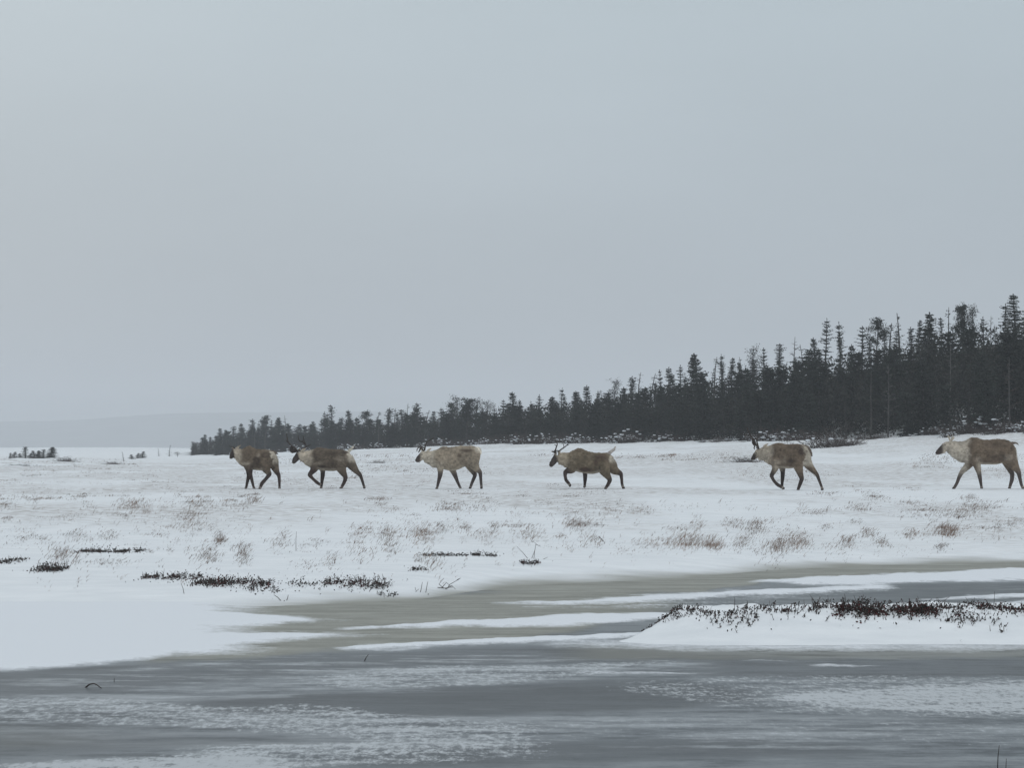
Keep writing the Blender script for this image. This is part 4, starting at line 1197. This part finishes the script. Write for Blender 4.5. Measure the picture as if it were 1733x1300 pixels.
caribou(dict(seed=1, origin=(370, 720), mid=680, foot=1092, Y=56, yaw=14, label='leading caribou, plain brown coat, very short antlers, drooping dark tail',
    top=[(255, 430), (300, 405), (350, 408), (390, 425), (430, 390), (480, 360), (520, 353), (570, 380), (610, 408), (700, 415), (800, 425), (880, 436), (930, 452), (970, 490), (1000, 560)],
    bot=[(255, 560), (300, 610), (340, 665), (390, 708), (450, 725), (520, 740), (580, 768), (650, 778), (740, 780), (800, 765), (870, 750), (930, 735), (970, 700), (1000, 640)],
    hw=HW(255, 450, 850, 1000),
    head=dict(p=[(275, 450, 58, .01), (245, 482, 56, .01), (212, 530, 44, .01), (196, 560, 30, .01)]), headx=285, facef=.1, eye=(232, 478), eyelat=.074,
    ears=[[(285, 405, -.07), (312, 392, -.11), (345, 372, -.13), (385, 350, -.14)], [(250, 415, .07), (228, 402, .11), (210, 395, .14), (195, 392, .16)]],
    tail=[(880, 450, 24), (930, 458, 20), (975, 475, 16), (1022, 505, 9)], tailcol=(.07, .055, .05),
    legs=[dict(lat=-.13, toe=0, dark=.12, p=[(530, 660, 80), (535, 760, 52), (545, 850, 34), (575, 960, 27), (598, 1050, 21), (612, 1085, 24)]),
          dict(lat=.12, toe=0, dark=.12, p=[(470, 680, 70), (495, 780, 50), (495, 870, 36), (468, 980, 27), (452, 1055, 22), (448, 1085, 22)]),
          dict(lat=-.13, toe=.5, dark=.35, p=[(800, 620, 120), (805, 730, 88), (845, 795, 58), (882, 838, 38), (815, 918, 30), (745, 992, 34), (722, 1050, 26), (708, 1086, 22)]),
          dict(lat=.10, toe=0, dark=.3, p=[(930, 600, 90), (950, 720, 72), (985, 800, 48), (1022, 860, 33), (1030, 950, 25), (1032, 1050, 22), (1034, 1085, 23)])],
    antlers=[dict(b=[dict(p=[(262, 402, -.04), (230, 378, -.06), (165, 366, -.08)], r=(14, 6))]), dict(b=[dict(p=[(272, 400, .04), (310, 372, .08), (350, 362, .10)], r=(13, 6))])],
    neckx=(385, -.05), belly=(560, 760), rump=(905, 660, .0), patch=[(680, 610, 80, 90, .9), (820, 520, 120, 60, .65), (650, 690, 170, 50, .6), (520, 480, 90, 60, .35)], light=[(460, 665, 80, 30, .9), (690, 520, 30, 30, .5)],
    col=dict(CB)))

caribou(dict(seed=2, origin=(475, 720), mid=800, foot=1100, Y=56, yaw=6, label='dark caribou with the largest branched antlers and raised white tail',
    top=[(320, 460), (400, 462), (450, 452), (520, 432), (580, 410), (640, 390), (690, 398), (740, 414), (850, 424), (1000, 430), (1100, 440), (1150, 465), (1195, 510), (1225, 580)],
    bot=[(320, 620), (380, 655), (430, 700), (480, 732), (530, 752), (600, 772), (700, 787), (800, 797), (900, 802), (960, 785), (1030, 765), (1090, 745), (1150, 725), (1225, 660)],
    hw=HW(320, 600, 1050, 1225),
    head=dict(p=[(320, 510, 70), (285, 545, 58), (240, 608, 47), (212, 648, 33)]), headx=335, facef=.0, eye=(275, 535), eyelat=.07,
    ears=[[(340, 470, -.07), (375, 445, -.11), (410, 425, -.13), (440, 405, -.13)], [(310, 465, .07), (305, 440, .11), (302, 420, .13), (300, 405, .14)]],
    tail=[(1130, 490, 34), (1165, 455, 30), (1205, 415, 24), (1245, 365, 9)], tailcol=(.62, .60, .55),
    legs=[dict(lat=-.13, toe=-.9, dark=.12, p=[(610, 650, 100), (580, 755, 66), (530, 815, 46), (488, 862, 36), (555, 930, 26), (615, 985, 30), (665, 1020, 26), (700, 1036, 20)]),
          dict(lat=.12, toe=0, dark=.12, p=[(690, 700, 70), (706, 800, 42), (703, 880, 38), (692, 960, 30), (682, 1050, 23), (678, 1090, 22)]),
          dict(lat=-.13, toe=0, dark=.36, p=[(1000, 600, 140), (1030, 740, 95), (1070, 830, 58), (1112, 900, 38), (1085, 985, 32), (1050, 1050, 26), (1030, 1090, 23)]),
          dict(lat=.11, toe=0, dark=.38, p=[(1130, 590, 110), (1215, 715, 78), (1285, 805, 48), (1348, 862, 32), (1378, 950, 25), (1405, 1040, 22), (1420, 1085, 23)])],
    antlers=[dict(b=[dict(p=[(300, 470, -.04), (240, 410, -.08), (180, 368, -.12), (128, 300, -.16), (108, 210, -.16), (104, 160, -.15)], r=(19, 8)), dict(p=[(135, 310, -.16), (112, 300, -.16), (95, 270, -.15)], r=(14, 6)),
                     dict(p=[(285, 478, -.04), (250, 430, -.06), (215, 395, -.06)], r=(15, 8))],
                  palm=[[(285, 470, -.05), (235, 488, -.05), (190, 495, -.05), (165, 480, -.05), (155, 430, -.06), (160, 375, -.07), (190, 372, -.07), (215, 415, -.06), (262, 445, -.05)]]),
             dict(b=[dict(p=[(315, 465, .04), (365, 425, .10), (420, 385, .16), (405, 340, .2), (375, 270, .22), (362, 200, .22)], r=(18, 7)), dict(p=[(405, 345, .2), (350, 300, .2), (300, 290, .2), (280, 240, .2), (275, 190, .2)], r=(15, 7)),
                     dict(p=[(380, 280, .22), (340, 280, .22)], r=(12, 8)), dict(p=[(400, 400, .14), (460, 365, .16), (500, 345, .16)], r=(12, 5))])],
    neckx=(545, -.18), belly=(640, 960), rump=(1160, 640, -.05), patch=[(720, 720, 110, 45, .95), (900, 660, 90, 70, .7), (900, 500, 220, 60, .6), (1080, 480, 70, 40, .8), (600, 560, 60, 120, .4)], light=[(1060, 590, 100, 60, .6), (640, 665, 90, 26, .5)],
    col=dict(CB, saddle=(.115, .095, .077))))

caribou(dict(seed=3, origin=(680, 720), mid=850, foot=1086, Y=56, yaw=0, label='palest fawn-grey caribou with a dark flank smudge and small dark antlers',
    top=[(375, 455), (430, 450), (520, 440), (600, 410), (660, 368), (720, 355), (780, 374), (850, 372), (950, 356), (1050, 346), (1150, 346), (1250, 366), (1290, 395), (1325, 470)],
    bot=[(375, 630), (430, 648), (470, 692), (520, 714), (590, 735), (680, 750), (760, 768), (850, 778), (930, 768), (1010, 735), (1080, 700), (1150, 690), (1250, 650), (1325, 545)],
    hw=HW(375, 600, 1150, 1325),
    head=dict(p=[(385, 500, 74), (340, 530, 66), (285, 580, 48), (252, 605, 34)]), headx=400, facef=.32, eye=(345, 500), eyelat=.078,
    ears=[[(420, 460, -.07), (450, 430, -.11), (485, 410, -.13), (520, 390, -.13)], [(380, 450, .07), (345, 425, .11), (320, 410, .13), (300, 400, .14)]],
    tail=[(1270, 395, 26), (1310, 400, 26), (1332, 440, 20), (1335, 500, 8)], tailcol=(.62, .60, .55),
    legs=[dict(lat=-.13, toe=0, dark=.24, p=[(655, 610, 120), (655, 730, 58), (655, 830, 42), (632, 930, 32), (608, 1030, 23), (596, 1080, 22)]),
          dict(lat=.12, toe=.2, dark=.2, p=[(820, 690, 80), (868, 780, 52), (905, 870, 38), (940, 960, 28), (975, 1040, 23), (996, 1078, 22)]),
          dict(lat=-.13, toe=0, dark=.38, p=[(1190, 520, 150), (1215, 660, 100), (1265, 745, 60), (1328, 798, 36), (1336, 890, 28), (1345, 1000, 24), (1352, 1072, 23)]),
          dict(lat=.11, toe=0, dark=.25, p=[(1120, 590, 120), (1165, 720, 70), (1208, 795, 48), (1242, 850, 34), (1208, 930, 30), (1172, 1020, 25), (1156, 1075, 23)])],
    antlers=[dict(b=[dict(p=[(370, 440, -.04), (335, 385, -.07), (290, 378, -.10), (262, 410, -.12), (258, 450, -.12)], r=(18, 8)), dict(p=[(325, 385, -.08), (285, 470, -.10)], r=(22, 9))]),
             dict(b=[dict(p=[(385, 435, .04), (395, 360, .08), (415, 300, .12), (470, 250, .16)], r=(18, 9)), dict(p=[(425, 300, .12), (395, 285, .12)], r=(12, 7)), dict(p=[(455, 270, .15), (540, 215, .2)], r=(12, 7)), dict(p=[(385, 400, .05), (320, 360, .1), (300, 340, .1)], r=(14, 6))])],
    neckx=(560, -.1), belly=(560, 1060), rump=(1262, 470, .0), patch=[(1090, 440, 120, 42, .9), (990, 520, 60, 60, .85), (1040, 620, 90, 50, .35)], light=[(620, 690, 120, 60, .8)],
    col=dict(CB, saddle=(.265, .230, .187), neck=(.43, .395, .345), belly=(.42, .38, .32), patch=(.075, .055, .046), dark=(.075, .062, .062))))

caribou(dict(seed=4, origin=(910, 720), mid=800, foot=1096, Y=56, yaw=0, label='olive-brown caribou stepping high, foreleg bent up, one long antler swept back',
    top=[(350, 490), (420, 480), (500, 480), (560, 468), (620, 430), (680, 402), (720, 402), (780, 430), (850, 458), (950, 474), (1050, 480), (1150, 482), (1200, 488), (1250, 510), (1285, 570)],
    bot=[(350, 680), (420, 695), (460, 725), (500, 752), (550, 772), (620, 792), (700, 812), (800, 832), (900, 846), (980, 840), (1030, 820), (1100, 790), (1200, 765), (1285, 690)],
    hw=HW(350, 620, 1120, 1285),
    head=dict(p=[(345, 540, 74), (305, 580, 64), (252, 655, 50), (224, 700, 34)]), headx=360, facef=.0, eye=(292, 555), eyelat=.078,
    ears=[[(355, 500, -.07), (365, 485, -.11), (372, 470, -.13), (380, 450, -.14)], [(320, 500, .07), (290, 475, .11), (255, 460, .13), (215, 455, .15)]],
    tail=[(1190, 500, 36), (1240, 466, 30), (1290, 430, 24), (1320, 372, 12)], tailcol=(.42, .40, .40),
    legs=[dict(lat=-.13, toe=-1.15, dark=.14, p=[(610, 670, 120), (575, 775, 66), (500, 788, 48), (462, 812, 38), (462, 880, 28), (480, 950, 30), (525, 1000, 28), (548, 1036, 22)]),
          dict(lat=.12, toe=0, dark=.12, p=[(785, 740, 70), (805, 830, 40), (806, 920, 36), (800, 1010, 25), (798, 1066, 22)]),
          dict(lat=-.13, toe=0, dark=.36, p=[(1090, 640, 150), (1130, 790, 98), (1180, 875, 58), (1222, 940, 38), (1192, 1010, 32), (1160, 1060, 27), (1146, 1086, 23)]),
          dict(lat=.11, toe=3.14, dark=.33, p=[(1220, 640, 110), (1290, 770, 86), (1360, 812, 56), (1412, 830, 36), (1425, 930, 27), (1432, 1020, 25), (1455, 1084, 25)])],
    antlers=[dict(b=[dict(p=[(340, 475, -.04), (392, 428, -.10), (455, 388, -.16), (505, 340, -.18), (520, 290, -.17)], r=(17, 7)), dict(p=[(360, 455, -.06), (335, 445, -.06), (305, 450, -.05)], r=(13, 9)), dict(p=[(440, 395, -.15), (440, 355, -.14), (425, 330, -.13)], r=(10, 5)), dict(p=[(490, 358, -.18), (530, 345, -.18)], r=(9, 5))]),
             dict(b=[dict(p=[(310, 480, .04), (300, 440, .07), (318, 385, .10), (335, 340, .12), (320, 295, .12), (290, 270, .11)], r=(18, 7)), dict(p=[(305, 430, .07), (270, 462, .07), (240, 455, .07)], r=(13, 7)), dict(p=[(325, 365, .11), (285, 345, .1)], r=(11, 6))])],
    neckx=(520, -.1), belly=(640, 1040), rump=(1215, 640, .12), patch=[(820, 770, 170, 55, .95), (980, 640, 70, 130, .8), (1080, 590, 120, 60, .6), (1020, 540, 150, 40, .6), (700, 440, 120, 40, .35)], light=[(600, 600, 60, 120, .25), (1230, 560, 30, 60, .5)],
    col=dict(CB, saddle=(.150, .125, .093), neck=(.30, .265, .215), patch=(.062, .042, .035))))

caribou(dict(seed=5, origin=(1240, 720), mid=950, foot=1098, Y=54.5, yaw=33, label='caribou walking away at an angle with tall dark antlers and white rump',
    top=[(470, 400), (520, 372), (600, 352), (660, 332), (720, 302), (780, 290), (850, 300), (920, 320), (1000, 314), (1100, 312), (1170, 325), (1220, 350), (1260, 410), (1285, 490)],
    bot=[(470, 575), (530, 585), (590, 635), (640, 668), (700, 692), (780, 712), (860, 722), (950, 735), (1020, 722), (1100, 705), (1170, 690), (1220, 670), (1260, 630), (1285, 580)],
    hw=HW(470, 700, 1140, 1285),
    head=dict(p=[(485, 450, 70, .0), (450, 485, 62, .02), (408, 535, 48, .04), (382, 566, 34, .05)]), headx=490, facef=.3, eye=(428, 470), eyelat=.07,
    ears=[[(520, 400, -.07), (560, 345, -.11), (600, 318, -.13), (640, 285, -.13)], [(470, 400, .07), (465, 360, .11), (470, 330, .13), (480, 300, .14)]],
    tail=[(1190, 345, 26), (1250, 370, 18), (1295, 430, 15), (1315, 530, 9)], tailcol=(.10, .08, .07),
    legs=[dict(lat=-.13, toe=-.5, dark=.2, p=[(740, 600, 110), (730, 720, 56), (692, 800, 42), (662, 852, 33), (702, 938, 26), (760, 1005, 31), (820, 1040, 28), (858, 1068, 20)]),
          dict(lat=.12, toe=0, dark=.15, p=[(845, 650, 80), (866, 780, 40), (864, 880, 36), (856, 980, 26), (856, 1062, 21)]),
          dict(lat=-.13, toe=0, dark=.36, p=[(1060, 520, 140), (1080, 680, 88), (1110, 800, 55), (1142, 900, 38), (1112, 990, 32), (1084, 1075, 26), (1070, 1140, 25)]),
          dict(lat=.11, toe=0, dark=.42, p=[(1200, 520, 110), (1262, 665, 78), (1345, 768, 48), (1400, 830, 33), (1430, 920, 26), (1465, 1020, 22), (1485, 1084, 23)])],
    antlers=[dict(b=[dict(p=[(465, 400, -.04), (425, 320, -.07), (400, 250, -.10), (375, 205, -.1)], r=(20, 10)), dict(p=[(420, 310, -.07), (395, 380, -.06), (405, 410, -.06)], r=(18, 8)), dict(p=[(400, 250, -.1), (340, 180, -.14), (300, 110, -.16), (280, 30, -.16)], r=(14, 9)),
                     dict(p=[(330, 170, -.14), (250, 160, -.14), (170, 135, -.14)], r=(10, 5))],
                  palm=[[(430, 330, -.06), (385, 340, -.06), (362, 300, -.06), (360, 215, -.06), (385, 195, -.06), (410, 240, -.06)]]),
             dict(b=[dict(p=[(480, 395, .04), (462, 320, .07), (450, 250, .10), (430, 205, .1), (400, 185, .1)], r=(19, 9)), dict(p=[(455, 270, .1), (480, 200, .1)], r=(12, 6)), dict(p=[(466, 330, .07), (440, 390, .05)], r=(14, 8))])],
    neckx=(650, -.05), belly=(700, 1010), rump=(1190, 690, .03), patch=[(960, 600, 90, 70, .95), (1130, 450, 90, 70, .9), (1040, 370, 170, 40, .55), (700, 420, 60, 90, .45)], light=[(730, 630, 80, 50, .6), (860, 600, 30, 60, .35)],
    col=dict(CB, saddle=(.140, .110, .085))))

caribou(dict(seed=6, origin=(1563, 720), mid=950, foot=1076, Y=56, yaw=0, label='last caribou at the right edge with thick pale neck mane, almost no antlers',
    top=[(400, 275), (460, 252), (560, 260), (650, 265), (720, 250), (760, 213), (830, 190), (900, 192), (960, 220), (1010, 244), (1100, 240), (1200, 230), (1300, 225), (1400, 232), (1470, 262), (1530, 325), (1565, 410)],
    bot=[(400, 460), (440, 485), (490, 525), (540, 580), (620, 622), (700, 634), (760, 642), (850, 652), (940, 657), (1100, 662), (1220, 662), (1300, 645), (1350, 625), (1420, 610), (1500, 585), (1565, 500)],
    hw=HW(400, 780, 1380, 1565),
    head=dict(p=[(420, 340, 82), (360, 370, 76), (290, 425, 60), (235, 462, 42)]), headx=440, facef=.34, eye=(352, 325), eyelat=.085,
    ears=[[(440, 265, -.07), (425, 225, -.11), (405, 190, -.13), (378, 155, -.13)], [(470, 260, .07), (500, 230, .11), (520, 210, .13), (540, 190, .14)]],
    tail=[(1490, 290, 26), (1540, 292, 20), (1580, 300, 16), (1615, 330, 8)], tailcol=(.16, .13, .11),
    legs=[dict(lat=.12, toe=-.2, dark=.34, p=[(830, 600, 80), (735, 715, 58), (660, 790, 42), (612, 890, 31), (582, 975, 28), (548, 1035, 26), (528, 1066, 24)]),
          dict(lat=-.13, toe=0, dark=.34, p=[(850, 510, 140), (885, 670, 66), (918, 790, 42), (940, 900, 33), (955, 1000, 24), (968, 1062, 23)]),
          dict(lat=-.13, toe=0, dark=.42, p=[(1410, 480, 160), (1490, 640, 100), (1555, 735, 58), (1592, 795, 42), (1610, 890, 31), (1635, 1000, 26), (1668, 1068, 25)]),
          dict(lat=.11, toe=0, dark=.2, p=[(1400, 560, 100), (1475, 735, 54), (1520, 820, 40), (1512, 920, 35), (1484, 1010, 27), (1472, 1066, 24)])],
    antlers=[dict(mat=M_ANTLER_PALE, b=[dict(p=[(440, 250, -.05), (422, 200, -.08), (405, 160, -.08)], r=(13, 5)), dict(p=[(425, 210, -.08), (385, 190, -.08)], r=(9, 4))]),
             dict(mat=M_ANTLER_PALE, b=[dict(p=[(470, 250, .05), (490, 200, .08), (500, 145, .08)], r=(13, 5)), dict(p=[(488, 205, .08), (520, 180, .08)], r=(9, 4))])],
    neckx=(735, .0), belly=(880, 1330), rump=(1525, 560, .0), patch=[(1230, 320, 260, 70, .45), (1200, 540, 180, 60, .6), (780, 330, 60, 120, .45), (1290, 470, 60, 60, .5)], light=[(900, 570, 60, 50, .55), (1420, 540, 80, 60, .4)],
    col=dict(CB, saddle=(.150, .118, .091), neck=(.42, .385, .34), dark=(.085, .070, .068))))

# ------------------------------------------------------------------ the falling-snow haze
m, t, b = material('haze')
t.nodes.remove(b)
pv = t.nodes.new('ShaderNodeVolumePrincipled')
pv.inputs['Color'].default_value = (0.79, 0.81, 0.84, 1)
pv.inputs['Density'].default_value = 0.0007
pv.inputs['Anisotropy'].default_value = 0.0
t.links.new(pv.outputs[0], t.nodes['Material Output'].inputs['Volume'])
x0, x1, y0, y1, z0, z1 = -3000, 3000, -60, 3900, -3.0, 70.0
hv = [(x, y, z) for z in (z0, z1) for y in (y0, y1) for x in (x0, x1)]
hq = [(0, 2, 3, 1), (4, 5, 7, 6), (0, 1, 5, 4), (2, 6, 7, 3), (0, 4, 6, 2), (1, 3, 7, 5)]
obj('haze', mesh_np('haze', hv, hq, mat=m, smooth=False), None, 'pale snow haze over the whole plain', 'haze', None, 'stuff')
